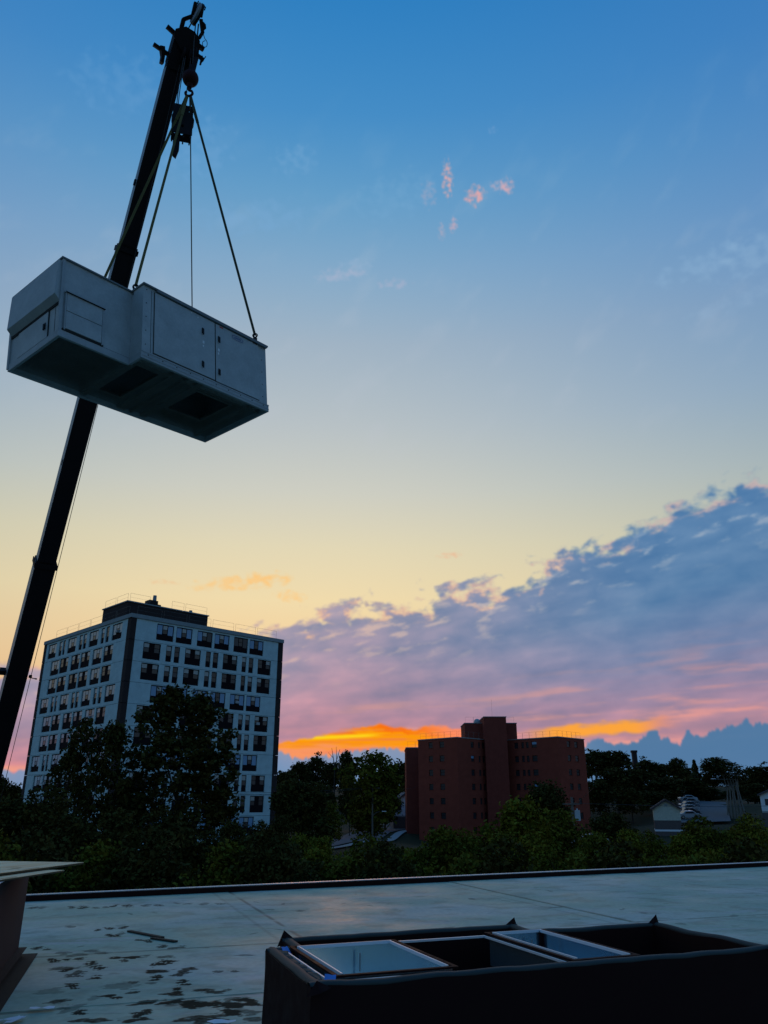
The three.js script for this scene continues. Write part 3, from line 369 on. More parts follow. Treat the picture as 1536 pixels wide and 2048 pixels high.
  // screws along the base and the corner posts
  const screws = { push(...g) { for (const q of g) mesh('screw', q, M.seam, unit); } }; for (let x = 1.45; x < 4.28; x += 0.3) screws.push(box(0.016, 0.016, 0.008, x, 0.095, Wm + 0.003)); for (let y = 0.3; y < 1.45; y += 0.28) screws.push(box(0.014, 0.014, 0.008, 1.4, y, Wm - 0.018), box(0.014, 0.014, 0.008, 4.16, y, Wm - 0.018));
  // end section front: hinged rain flap, a dark strip painted in as its shadow gap
  mesh('flap_frame', [span(0.07, 0.78, 0.845, 0.875, We - 0.02, We + 0.05), span(0.755, 0.775, 0.14, 0.845, We - 0.02, We + 0.03), span(0.075, 0.095, 0.14, 0.845, We - 0.02, We + 0.03)], M.paintTrim, unit);
  const flap = mesh('rain_flap', span(0.1, 0.75, 0.505, 0.84, We - 0.02, We + 0.03, 0.005), M.paint, unit); mesh('rain_flap', span(0.1, 0.75, 0.17, 0.495, We - 0.02, We + 0.028, 0.005), M.paint, unit);
  mesh('flap_hinge', span(0.07, 0.79, 0.838, 0.846, We - 0.01, We + 0.055), M.seam, unit); mesh('flap_shadow_strip', span(0.06, 0.8, 0.132, 0.165, We - 0.03, We + 0.012), M.seam, unit);
  mesh('corner_trim', span(0.0, 0.05, 0.13, H - 0.03, We - 0.05, We - 0.005), M.paintTrim, unit);
  mesh('base_shadow_strip', span(0.05, Le, 0.13, 0.137, We - 0.03, We - 0.008), M.seam, unit);  // dark strip painted in for the shadow gap above the base rail
  // end face: intake hood above, door below
  const hood = (() => { const s = new THREE.Shape([[0.02, 1.46], [-0.05, 1.45], [-0.085, 0.78], [0.02, 0.67]].map(a => new THREE.Vector2(...a))), g = new THREE.ExtrudeGeometry(s, { depth: We - 0.08, bevelEnabled: true, bevelSize: 0.006, bevelThickness: 0.006, bevelSegments: 1 }); g.translate(0, 0, 0.04); return metreUV(g); })();
  mesh('intake_hood', hood, M.paint, unit); mesh('hood_gasket', span(0.004, 0.02, 0.63, 1.48, 0.03, We - 0.03), M.seam, unit);
  const eDoor = mesh('access_door', span(-0.004, 0.02, 0.125, 0.61, 0.31, 1.245, 0.002), M.paint, unit); mesh('door_gasket', span(0.004, 0.02, 0.112, 0.622, 0.298, 1.257), M.seam, unit);
  mesh('handle', [span(-0.02, -0.004, 0.3, 0.42, 1.16, 1.2, 0.006), span(-0.045, -0.02, 0.27, 0.39, 1.168, 1.192, 0.005)], M.blackPlastic, eDoor);
  mesh('panel_joint', span(0.016, 0.0199, 0.1, 0.63, 1.43, 1.437), M.seam, unit); mesh('side_post', span(-0.008, 0.02, 0.05, 1.4, -0.03, 0.03), M.paintTrim, unit);
  // lifting lugs
  for (const [x, z] of [[1.37, We + 0.03], [3.97, Wm + 0.012], [1.37, -0.01], [3.97, -0.01]]) mesh('lifting_lug', [span(x - 0.05, x + 0.05, H - 0.1, H + 0.06, z - 0.008, z + 0.008), new THREE.TorusGeometry(0.035, 0.011, 6, 14).translate(x, H + 0.085, z)], M.black, unit);
}
const uw = (x, y, z) => unit.localToWorld(V(x, y, z));

// ---------------------------------------------------------------- the crane
const hookPt = atDist(378, 186, 13.36), tipPt = V(-4.55, 18.16, -12.56), rootPt = V(-12.72, -4.73, -24.94);
{
  const crane = thing('mobile_crane', 'dark telescopic crane boom reaching up past the hanging unit', 'crane'); crane.position.copy(tipPt);
  const a = tipPt.clone().sub(rootPt), LEN = a.length(); a.normalize();
  const s = V(-a.z, 0, a.x).normalize(); if (s.x < 0) s.negate(); const n = s.clone().cross(a).normalize(); // s across, a along, n out of the underside
  crane.setRotationFromMatrix(new THREE.Matrix4().makeBasis(s, a, n)); crane.updateMatrixWorld(true);
  // boom sections: [start, end] metres below the tip, half width of the underside, depth
  const section = (name, y0, y1, w0, w1, d) => { // rounded back, flat underside with chamfers
    const prof = w => [[-w, 0.0], [-w + 0.05, 0.03], [w - 0.05, 0.03], [w, 0.0], [w, -d * 0.8], [w * 0.55, -d], [-w * 0.55, -d], [-w, -d * 0.8]], A0 = prof(w0), A1 = prof(w1), pos = [], k = A0.length;
    const q = (p, y) => [p[0], -y, p[1]];
    for (let i = 0; i < k; i++) { const j = (i + 1) % k, v = [q(A0[i], y0), q(A0[j], y0), q(A1[i], y1), q(A1[j], y1)]; pos.push(...v[0], ...v[2], ...v[1], ...v[1], ...v[2], ...v[3]); }
    for (let i = 1; i < k - 1; i++) { pos.push(...q(A0[0], y0), ...q(A0[i], y0), ...q(A0[i + 1], y0)); pos.push(...q(A1[0], y1), ...q(A1[i + 1], y1), ...q(A1[i], y1)); }
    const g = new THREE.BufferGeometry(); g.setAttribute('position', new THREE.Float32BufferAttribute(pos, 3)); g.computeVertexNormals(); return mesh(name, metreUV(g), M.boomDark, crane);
  };
  section('boom_section', 0.5, 5.2, 0.185, 0.19, 0.42); section('boom_section', 5.0, 13.2, 0.215, 0.215, 0.48); section('boom_section', 13.0, 20, 0.245, 0.245, 0.54); section('boom_section', 19.8, LEN - 0.3, 0.275, 0.275, 0.6);
  // side strips: skylight on the flank painted as a paler colour
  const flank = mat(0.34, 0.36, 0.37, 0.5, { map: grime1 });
  for (const [y0, y1, w, d] of [[0.9, 5.0, 0.187, 0.42], [5.05, 13.0, 0.2155, 0.48], [13.05, 19.8, 0.2455, 0.54], [19.85, LEN - 0.6, 0.2755, 0.6]]) mesh('lit_flank_strip', box(0.006, y1 - y0, d * 0.76, -w - 0.003, -(y0 + y1) / 2, -d * 0.4), flank, crane);
  for (const [y, w, d] of [[5.05, 0.235, 0.5], [13.05, 0.265, 0.56], [19.85, 0.295, 0.62]]) mesh('section_collar', [box(w * 2, 0.12, 0.03, 0, -y - 0.06, 0.042), box(0.02, 0.12, d, -w + 0.005, -y - 0.06, -d / 2 + 0.05), box(0.02, 0.12, d, w - 0.005, -y - 0.06, -d / 2 + 0.05)], M.boomSteel, crane);
  // photo point -> coordinates in the plane of the underside
  const px = (X, Y) => { const dx = (X - 370) / 87, dy = (60 - Y) / 87; return [dx * 0.968 - dy * 0.25, dx * 0.25 + dy * 0.968]; };
  const plate = (name, pts, z0, z1, m = M.boomSteel, parent = crane) => { const g = new THREE.ExtrudeGeometry(new THREE.Shape(pts.map(p => new THREE.Vector2(...px(...p)))), { depth: z1 - z0, bevelEnabled: false }); g.translate(0, 0, z0); return mesh(name, metreUV(g), m, parent); };
  plate('boom_head', [[352, 66], [356, 61], [372, 57], [384, 61], [394, 70], [398, 84], [396, 102], [388, 128], [374, 140], [340, 136], [338, 116], [348, 80]], -0.36, 0.06);
  plate('boom_head_cheek', [[346, 78], [350, 64], [370, 56], [388, 62], [398, 76], [396, 100], [382, 112], [360, 100]], 0.06, 0.1);
  const bar = (name, A, B, w, z0, z1, m = M.boomSteel) => { const p = px(...A), q = px(...B), dx = q[0] - p[0], dy = q[1] - p[1], l = Math.hypot(dx, dy), g = new THREE.BoxGeometry(l, w, z1 - z0); g.rotateZ(Math.atan2(dy, dx)); g.translate((p[0] + q[0]) / 2, (p[1] + q[1]) / 2, (z0 + z1) / 2); return mesh(name, metreUV(g), m, crane); };
  // jib lugs standing out at both sides
  bar('jib_lug', [352, 67], [337, 58], 0.085, -0.2, -0.1); bar('jib_lug', [350, 110], [312, 94], 0.075, -0.25, -0.15); plate('lug_plate', [[324, 95], [333, 95], [334, 108], [331, 126], [325, 124], [327, 112]], -0.3, -0.1);
  bar('jib_lug', [394, 77], [411, 84], 0.09, -0.2, -0.08); bar('jib_lug', [394, 94], [412, 103], 0.075, -0.2, -0.12); bar('lug_pin', [416, 95], [405, 112], 0.02, -0.17, -0.15); bar('lug_pin', [408, 96], [405, 113], 0.03, -0.2, -0.12);
  // rooster sheave on its yoke
  bar('yoke_arm', [363, 63], [369, 39], 0.085, -0.16, -0.06); bar('yoke_arm', [368, 40], [386, 30], 0.075, -0.16, -0.06); bar('yoke_arm', [397, 70], [404, 58], 0.07, 0.0, 0.1); bar('yoke_arm', [404, 60], [400, 36], 0.06, 0.0, 0.1);
  bar('rope_guard', [387, 36], [376, 57], 0.025, 0.0, 0.03); bar('rope_guard', [396, 44], [394, 69], 0.025, 0.0, 0.03);
  { const p = px(384, 47), q = px(401, 6), c = [(p[0] + q[0]) / 2, (p[1] + q[1]) / 2], R = Math.hypot(p[0] - q[0], p[1] - q[1]) / 2, ang = Math.atan2(q[1] - p[1], q[0] - p[0]);
    const disc = (r, t, m, off) => { const g = new THREE.CylinderGeometry(r, r, t, 28); g.rotateZ(Math.PI / 2); g.translate(off, 0, 0); g.rotateZ(ang - Math.PI / 2); g.rotateY(0.06); g.translate(c[0], c[1], 0.0); return mesh('rooster_sheave', g, m, crane); };
    disc(R, 0.05, M.boomSteel, 0.035); disc(R * 0.94, 0.05, M.sheave, -0.02); disc(R * 0.6, 0.12, M.boomSteel, 0.02); }
  bar('sheave_bracket', [386, 28], [391, 6], 0.07, -0.1, 0); bar('sheave_bracket', [399, 33], [403, 10], 0.06, 0.06, 0.12); bar('sheave_bracket', [400, 10], [408, 14], 0.02, 0.06, 0.1); bar('sheave_bracket', [408, 13], [406, 19], 0.02, 0.06, 0.1); bar('sheave_bracket', [394, 8], [396, 3], 0.02, -0.05, 0);
  plate('limit_switch', [[404, 40], [409, 44], [410, 51], [405, 56], [402, 50]], 0.02, 0.1); 
  { const w = [[405, 60], [408, 68], [413, 74], [412, 82], [406, 84], [404, 76], [409, 72]].map(([X, Y]) => { const p = px(X, Y); return V(p[0], p[1], 0.06); }); mesh('switch_wire', cable(w, 0.008), M.rope, crane); }
  // main sheaves showing at the head
  for (const [X, Y] of [[364, 108], [376, 110], [387, 104]]) { const p = px(X, Y), g = new THREE.CylinderGeometry(0.2, 0.2, 0.05, 20); g.rotateZ(Math.PI / 2); g.translate(p[0], p[1], 0.02); mesh('head_sheave', g, M.boomSteel, crane); }
  // lamp and rope guide half way down
  { const g = crane.worldToLocal(atDist(8, 1310, 23.0)); mesh('work_lamp', [box(0.2, 0.1, 0.16, -0.36, g.y, -0.2, 0.02), box(0.14, 0.03, 0.2, -0.34, g.y + 0.07, -0.2)], M.boomSteel, crane); mesh('rope_guide', [box(0.08, 0.08, 0.06, 0.3, g.y + 0.06, 0.05, 0.02), rod(V(0.3, g.y + 0.03, 0.06), V(0.44, g.y + 0.02, 0.08), 0.012), box(0.05, 0.02, 0.04, 0.44, g.y + 0.02, 0.08)], M.boomSteel, crane); }
  { const p = px(272, 355), q = px(121, 935); for (const [x, y] of [p, q]) mesh('wear_pad', box(0.03, 0.14, 0.1, -0.215, y, -0.12), M.black, crane); }
  const gp = f => V(lerp(0.12, 0.42, f), -lerp(2.0, LEN - 2, f), lerp(0.1, 0.14, f));
  mesh('hoist_rope', cable([V(0.06, -0.6, 0.08), gp(0.12), gp(0.3), gp(0.6), gp(1)], 0.008, 80), M.rope, crane);
  // turret and carrier down in the yard
  const foot = crane.worldToLocal(V(rootPt.x, rootPt.y, rootPt.z)), yard = ground(rootPt.x, rootPt.z), low = V(rootPt.x - 1.6, yard, rootPt.z - 2.4);
  const toLocal = g => { g.applyMatrix4(new THREE.Matrix4().copy(crane.matrixWorld).invert()); return g; }, bear = Math.atan2(a.x, a.z);
  const W = (w, h, d, x, y, z, r = 0.05) => { const g = box(w, h, d, x, y, z, r); g.rotateY(bear); g.translate(rootPt.x, yard, rootPt.z); return toLocal(g); };
  mesh('turret', [W(2.2, 1.6, 3.6, 0, 2.2, -0.6), W(0.3, 2.6, 1.2, 0.5, 3.4, -0.1), W(0.3, 2.6, 1.2, -0.5, 3.4, -0.1), W(2.4, 1.2, 1.2, 0, 2.4, -2.8)], M.boomDark, crane);
  mesh('carrier', [W(2.4, 0.6, 9, 0, 1.1, -0.4), W(2.4, 1.9, 1.9, 0, 2.2, 4.4)], flank, crane); mesh('cab_window', W(2.1, 0.8, 0.05, 0, 2.7, 5.36, 0.01), M.carGlass, crane);
  for (const x of [-1.05, 1.05]) for (const z of [-4, -2.7, 1.9, 3.3]) { const g = new THREE.CylinderGeometry(0.6, 0.6, 0.4, 20); g.rotateZ(Math.PI / 2); g.translate(x, 0.6, z); g.rotateY(bear); g.translate(rootPt.x, yard, rootPt.z); mesh('wheel', toLocal(g), M.tyre, crane); }
  mesh('lift_cylinder', toLocal(rod(V(rootPt.x, yard + 1.6, rootPt.z).addScaledVector(V(a.x, 0, a.z).normalize(), 1.6), tipPt.clone().lerp(rootPt, 0.76), 0.22, 0.16, 14)), M.boomSteel, crane);
}
{ // headache ball with its hook
  const ball = thing('headache_ball', 'dark red ball and hook hanging from the crane rope', 'crane hook'); ball.position.copy(hookPt); const c = atDist(381, 157, 13.36).sub(hookPt);
  const g = new THREE.SphereGeometry(0.185, 28, 20); g.scale(0.96, 1.06, 0.96); g.translate(c.x, c.y, c.z); mesh('ball', g, M.ballRed, ball);
  mesh('rope_socket', [rod(V(c.x, c.y + 0.16, c.z), V(c.x + 0.02, c.y + 0.36, c.z), 0.09, 0.07, 10), rod(V(c.x + 0.04, c.y + 0.3, c.z), V(c.x + 0.08, c.y + 0.62, c.z), 0.055, 0.05, 8)], M.boomSteel, ball);
  mesh('swivel', rod(V(c.x, c.y - 0.28, c.z), V(c.x, c.y - 0.15, c.z), 0.05, 0.08, 10), M.ballRed, ball);
  const hp = []; for (let k = 0; k <= 14; k++) { const t = -0.55 * Math.PI + k / 14 * 1.6 * Math.PI; hp.push(V(c.x - Math.cos(t) * 0.0 + Math.sin(t) * 0.07, 0.0 + Math.cos(t + Math.PI) * 0.075 - 0.005, c.z)); } hp.unshift(V(c.x, c.y - 0.26, c.z)); hp.splice(1, 5);
  mesh('hook', cable([V(c.x, c.y - 0.24, c.z), V(c.x - 0.01, 0.09, c.z), V(c.x + 0.06, 0.05, c.z), V(c.x + 0.085, -0.02, c.z), V(c.x + 0.04, -0.085, c.z), V(c.x - 0.04, -0.075, c.z), V(c.x - 0.075, -0.01, c.z), V(c.x - 0.06, 0.04, c.z)], 0.028, 40), M.ballRed, ball);
  const top = atDist(393, 30, 13.36); tag(mesh('hoist_rope', cable([c.clone().add(hookPt).add(V(0.02, 0.3, 0)), c.clone().add(hookPt).lerp(top, 0.6), top], 0.013, 12), M.rope), 'steel rope running from the sheave down to the red ball', 'rope');
}
{ // the multi-sheave block hanging beside the boom
  const d = 13.55, p = (X, Y) => atDist(X, Y, d), o = p(366, 250), b = thing('hook_block', 'black plate hook block hanging behind the slings', 'hook block'); b.position.copy(o);
  const z = V(-o.x, 0, -o.z).normalize(), x = V(0, 1, 0).cross(z).normalize(), u = V(0, 1, 0), pl = (X, Y) => { const v = p(X, Y).sub(o); return new THREE.Vector2(v.dot(x), v.y); };
  const shape = new THREE.Shape([[347, 214], [384, 222], [386, 224], [383, 279], [342, 271], [344, 240]].map(a => pl(...a)));
  for (const [X, Y, r] of [[379, 232, 0.022], [363, 228, 0.018], [364, 260, 0.028], [354, 246, 0.02], [350, 256, 0.025]]) { const c = pl(X, Y), h = new THREE.Path(); h.absellipse(c.x, c.y, r, r * 1.5, 0, Math.PI * 2); shape.holes.push(h); }
  const M4 = new THREE.Matrix4().makeBasis(x, u, z), plate = off => { const g = new THREE.ExtrudeGeometry(shape, { depth: 0.02, bevelEnabled: false }); g.translate(0, 0, off); g.applyMatrix4(M4); return metreUV(g); };
  mesh('side_plate', plate(-0.12), M.boomSteel, b); mesh('side_plate', plate(0.1), M.boomSteel, b);
  for (const [X, Y] of [[358, 240], [373, 244]]) { const c = pl(X, Y), g = new THREE.CylinderGeometry(0.16, 0.16, 0.16, 20); g.rotateX(Math.PI / 2); g.translate(c.x, c.y, 0); g.applyMatrix4(M4); mesh('block_sheave', g, M.boomSteel, b); }
  for (const [X, Y] of [[344, 273], [366, 279], [379, 281]]) { const c = pl(X, Y); mesh('pin', box(0.03, 0.06, 0.2, c.x, c.y - 0.01, 0).applyMatrix4(M4), M.boomSteel, b); }
  const hs = new THREE.Shape([[347, 274], [359, 276], [357, 300], [351, 315], [346, 310], [346, 296]].map(a => pl(...a))), hg = new THREE.ExtrudeGeometry(hs, { depth: 0.06, bevelEnabled: true, bevelSize: 0.01, bevelThickness: 0.01, bevelSegments: 2 }); hg.translate(0, 0, -0.03); hg.applyMatrix4(M4); mesh('hook', metreUV(hg), M.boomSteel, b);
  for (const [X, X2] of [[352, 358], [355, 361], [371, 372]]) tag(mesh('block_rope', cable([p(X, 224), p(lerp(X, X2 + 6, 0.4), 180), p(X2 + 10, 112)], 0.01, 10), M.rope), 'thin steel rope between boom head and the plate hook block', 'rope', 'ropes of the hook block');
}
{ // four web slings
  const top = hookPt.clone().add(V(0.0, -0.06, 0)), H = UNIT.H + 0.1, ends = [[1.37, H, UNIT.We + 0.03, M.webbing, 'webbing sling to the lug in the step of the unit'], [3.97, H, UNIT.Wm + 0.012, M.webbingDark, 'dark sling to the far front lug near the logo'], [1.37, H, -0.01, M.webbing, 'sling passing behind the unit across the boom'], [3.97, H, -0.01, M.webbingDark, 'thin upright sling running behind the top edge of the unit']];
  ends.forEach(([x, y, z, m, label], k) => {
    const e = uw(x, y, z), s = thing('lifting_sling', label, 'sling', undefined), t = top.clone().add(V((k % 2 ? 0.03 : -0.03), 0, 0)), look = EYE.clone().sub(t).normalize();
    const d = e.clone().sub(t).normalize(); s.position.copy(t); const rel = v => v.clone().sub(t), f = k === 3 ? look.clone().cross(d).normalize().addScaledVector(look, 0.35) : look.clone().addScaledVector(look.clone().cross(d), 0.2);
    mesh('webbing', strap(V(0, 0, 0), rel(e), 0.05, 0.01, f), m, s);
    mesh('eye_sleeve', strap(d.clone().multiplyScalar(0.05), d.clone().multiplyScalar(0.75), 0.062, 0.025, f), m, s);
    const q = new THREE.TorusGeometry(0.045, 0.014, 6, 16); const c = rel(e); q.translate(c.x, c.y, c.z); mesh('shackle', q, M.black, s);
  });
}

// ---------------------------------------------------------------- buildings
const FACE_R = new THREE.Matrix4(), FACE_L = new THREE.Matrix4().makeBasis(V(0, 0, 1), V(0, 1, 0), V(-1, 0, 0));
function wallPanel(x0, x1, y0, y1, holes, depth, face) {
  const s = new THREE.Shape([[x0, y0], [x1, y0], [x1, y1], [x0, y1]].map(a => new THREE.Vector2(...a)));
  for (const [a, b, c, d] of holes) s.holes.push(new THREE.Path([[a, c], [a, d], [b, d], [b, c]].map(p => new THREE.Vector2(...p))));
  const g = new THREE.ExtrudeGeometry(s, { depth, bevelEnabled: false }); g.translate(0, 0, -depth); g.applyMatrix4(face); return metreUV(g);
}
const boxCache = {};
function piece(name, x0, x1, y0, y1, z, t, m, face, parent) { // a small box on a face, sharing geometry between alike pieces
  const key = [x1 - x0, y1 - y0, t].map(v => v.toFixed(2)).join(); const g = boxCache[key] || (boxCache[key] = new THREE.BoxGeometry(x1 - x0, y1 - y0, t));
  const o = new THREE.Mesh(g, m); o.name = name; o.castShadow = o.receiveShadow = true; const q = new THREE.Matrix4().makeTranslation((x0 + x1) / 2, (y0 + y1) / 2, z - t / 2);
  o.userData.m = undefined; delete o.userData.m; const full = face.clone().multiply(q); full.decompose(o.position, o.quaternion, o.scale); parent.add(o); return o;
}
function sub(name, win, W, H, u0, u1, v0, v1, t, m) { // a pane in front of a window panel: fractions of its size, v from the top
  const key = [W * (u1 - u0), H * (v1 - v0), t].map(v => v.toFixed(2)).join(); const g = boxCache[key] || (boxCache[key] = new THREE.BoxGeometry(W * (u1 - u0), H * (v1 - v0), t));
  const o = new THREE.Mesh(g, m); o.name = name; o.castShadow = o.receiveShadow = true; o.position.set(((u0 + u1) / 2 - 0.5) * W, (0.5 - (v0 + v1) / 2) * H, 0.03 + t / 2); win.add(o); return o;
}
function railLoop(a, b, h, m, parent, name = 'guard_rail') { const u = V(0, h, 0), r = 0.014; return mesh(name, [rod(a, a.clone().add(u), r, r, 5), rod(b, b.clone().add(u), r, r, 5), rod(a.clone().add(u), b.clone().add(u), r, r, 5), rod(a.clone().addScaledVector(u, 0.5), b.clone().addScaledVector(u, 0.5), r * 0.6, r * 0.6, 5)], m, parent); }
{
  const tower = thing('apartment_tower', 'pale concrete apartment tower with dark window bays behind the big tree', 'building'); tower.position.set(-33.66, 25.32, -100.99); tower.rotation.y = 45.11 * rad;
  const WR = 25.44, WL = 27.8, h = 2.75, d0 = 3.44, r = rng(21), base = -31.5;
  mesh('core', span(0.3, WR - 0.3, base, -0.4, -WL + 0.3, -0.3), M.coreDark, tower);
  mesh('roof', span(0.1, WR - 0.1, -0.4, -0.1, -WL + 0.1, -0.1), M.roofSlab, tower);
  mesh('rear_wall', [span(WR - 0.3, WR, base, -0.1, -WL, -0.95), span(0.95, WR - 0.3, base, -0.1, -WL, -WL + 0.3)], M.concrete, tower);
  const RP = [[3.85, 6.47], [6.86, 9.39], [10.22, 12.72], [13.1, 15.63], [16.41, 18.92], [19.25, 21.77]], RQ = [[2.13, 4.72], [5.55, 6.43], [6.82, 7.67], [8.5, 11.02], [11.86, 12.68], [13.05, 13.94], [14.75, 17.24], [18.05, 18.84], [19.27, 20.11], [20.92, 23.33]];
  const LS = [[-26.1, -23.2], [-22.25, -21.2], [-20.9, -20.1], [-19.2, -16.35], [-15.4, -14.3], [-14.05, -13], [-12.15, -9.35], [-8.5, -7.5], [-7.05, -6.07], [-5.2, -2.4]], LT = [[-24.3, -21.3], [-21.1, -18.2], [-17.3, -14.4], [-14.1, -11.2], [-10.35, -7.5], [-7.08, -4.35]];
  const window_ = (x0, x1, y0, y1, face, style, left) => {
    const W = x1 - x0, Hh = y1 - y0, w = piece('window', x0, x1, y0, y1, -0.14, 0.06, M.spandrel, face, tower);
    const up = () => (left ? (r() < 0.75 ? M.skyPaleGlass : M.glass) : (r() < 0.6 ? M.blind : M.glassWarm)), side = () => (left ? M.skyPaleGlass : r() < 0.8 ? M.curtainSky : M.glass);
    if (style === 'bay') { const a = 0.58 + r() * 0.08, b = 0.58 + r() * 0.1; sub('pane', w, W, Hh, 0.05, 0.33, 0.05, a, 0.02, side()); sub('pane', w, W, Hh, 0.67, 0.95, 0.05, b, 0.02, side()); sub('pane', w, W, Hh, 0.38, 0.62, 0.06, 0.3, 0.025, up()); sub('pane', w, W, Hh, 0.38, 0.62, 0.33, 0.56, 0.02, left ? M.glass : M.glassWarm); }
    else if (style === 'pair') for (const s of [0.06, 0.66]) { sub('pane', w, W, Hh, s, s + 0.28, 0.05, 0.29, 0.025, up()); sub('pane', w, W, Hh, s, s + 0.28, 0.32, 0.56, 0.02, r() < 0.5 ? M.glassWarm : M.glass); }
    else { sub('pane', w, W, Hh, 0.12, 0.88, 0.05, 0.32, 0.025, up()); sub('pane', w, W, Hh, 0.12, 0.88, 0.35, 0.62, 0.02, r() < 0.5 ? M.glassWarm : M.glass); }
    if (r() < 0.12 && style !== 'slim') mesh('air_conditioner', box(0.55, 0.36, 0.3, (style === 'pair' ? -0.26 : 0) * W, -0.0, 0.16, 0.02), M.paint, w);
  };
  for (let k = 0; k < 10; k++) {
    const yT = k ? -d0 - (k - 1) * h - 0.02 : -0.55, yB = k === 9 ? base : -d0 - k * h + 0.02, w1 = k ? yT - 0.09 : -0.8, w0 = k ? w1 - 2.21 : -3.0;
    const P = k % 3 === 0, rs = P ? RP : RQ, ls = P ? LS : LT;
    mesh('wall_panel', wallPanel(0.76, WR - 0.89, yB, yT, rs.map(([a, b]) => [a, b, w0, w1]), 0.3, FACE_R), M.concrete, tower);
    mesh('wall_panel', wallPanel(-WL + 0.9, -0.9, yB, yT, ls.map(([a, b]) => [a, b, w0, w1]), 0.3, FACE_L), M.concrete, tower);
    rs.forEach(([a, b]) => window_(a, b, w0, w1, FACE_R, P ? 'bay' : b - a > 2 ? 'pair' : 'slim', false));
    ls.forEach(([a, b], i) => window_(a, b, w0, w1, FACE_L, b - a < 2 ? 'slim' : P || i === 0 || i === 4 ? 'bay' : 'pair', true));
  }
  // brown brick piers on the corners, a shade proud, with pale floor bands
  for (let k = 0; k < 10; k++) { const y1 = k ? -d0 - (k - 1) * h - 0.03 : -0.55, y0 = k === 9 ? base : -d0 - k * h + 0.03; mesh('corner_pier', [span(-0.04, 0.75, y0, y1, -0.3, 0.04), span(-0.04, 0.3, y0, y1, -0.89, -0.3)], M.brownBrick, tower); mesh('corner_pier', span(WR - 0.88, WR + 0.04, y0, y1, -0.9, 0.04), M.brownBrick, tower); mesh('corner_pier', span(-0.04, 0.9, y0, y1, -WL - 0.04, -WL + 0.89), M.brownBrick, tower); }
  mesh('parapet', [span(-0.15, WR + 0.1, -0.54, 0, -0.25, 0.15), span(-0.15, 0.25, -0.54, 0, -WL - 0.1, -0.25), span(WR - 0.25, WR + 0.1, -0.54, 0, -WL - 0.1, -0.25), span(0.25, WR - 0.25, -0.54, 0, -WL - 0.1, -WL + 0.3)], M.parapet, tower);
  mesh('penthouse', span(2.15, 15.4, -0.1, 3.05, -13.5, -6.0), M.brownBrick, tower); mesh('penthouse_coping', [span(2.0, 10.9, 3.05, 3.2, -13.65, -5.85), span(11.1, 15.55, 3.05, 3.2, -13.65, -5.85)], M.parapet, tower);
  mesh('roof_vent', [span(5.9, 8.0, 3.2, 3.75, -9, -7.2), span(6.2, 7.6, 3.75, 4.3, -8.8, -7.4)], M.black, tower); mesh('vent_pipe', rod(V(7.3, 3.9, -8), V(7.3, 5.2, -8), 0.3, 0.26, 10), mat(0.2, 0.25, 0.27, 0.6), tower); mesh('roof_cap', rod(V(12.7, 3.2, -6.6), V(12.7, 3.6, -6.6), 0.25, 0.25, 10), M.parapet, tower);
  for (let k = 0; k < 6; k++) railLoop(V(0.8 + k * 3.95, 0, -0.1), V(4.4 + k * 3.95, 0, -0.1), 1.15, M.rail, tower); for (let k = 0; k < 6; k++) railLoop(V(0.05, 0, -0.9 - k * 3.9), V(0.05, 0, -4.5 - k * 3.9), 1.15, M.rail, tower);
  for (const [a, b] of [[2.5, 5.6], [9.2, 11.2], [11.5, 15.2]]) railLoop(V(a, 3.2, -6.1), V(b, 3.2, -6.1), 1.15, M.rail, tower); for (const z of [-6.4, -10.1]) railLoop(V(2.3, 3.2, z), V(2.3, 3.2, z - 3.2), 1.15, M.rail, tower);
}
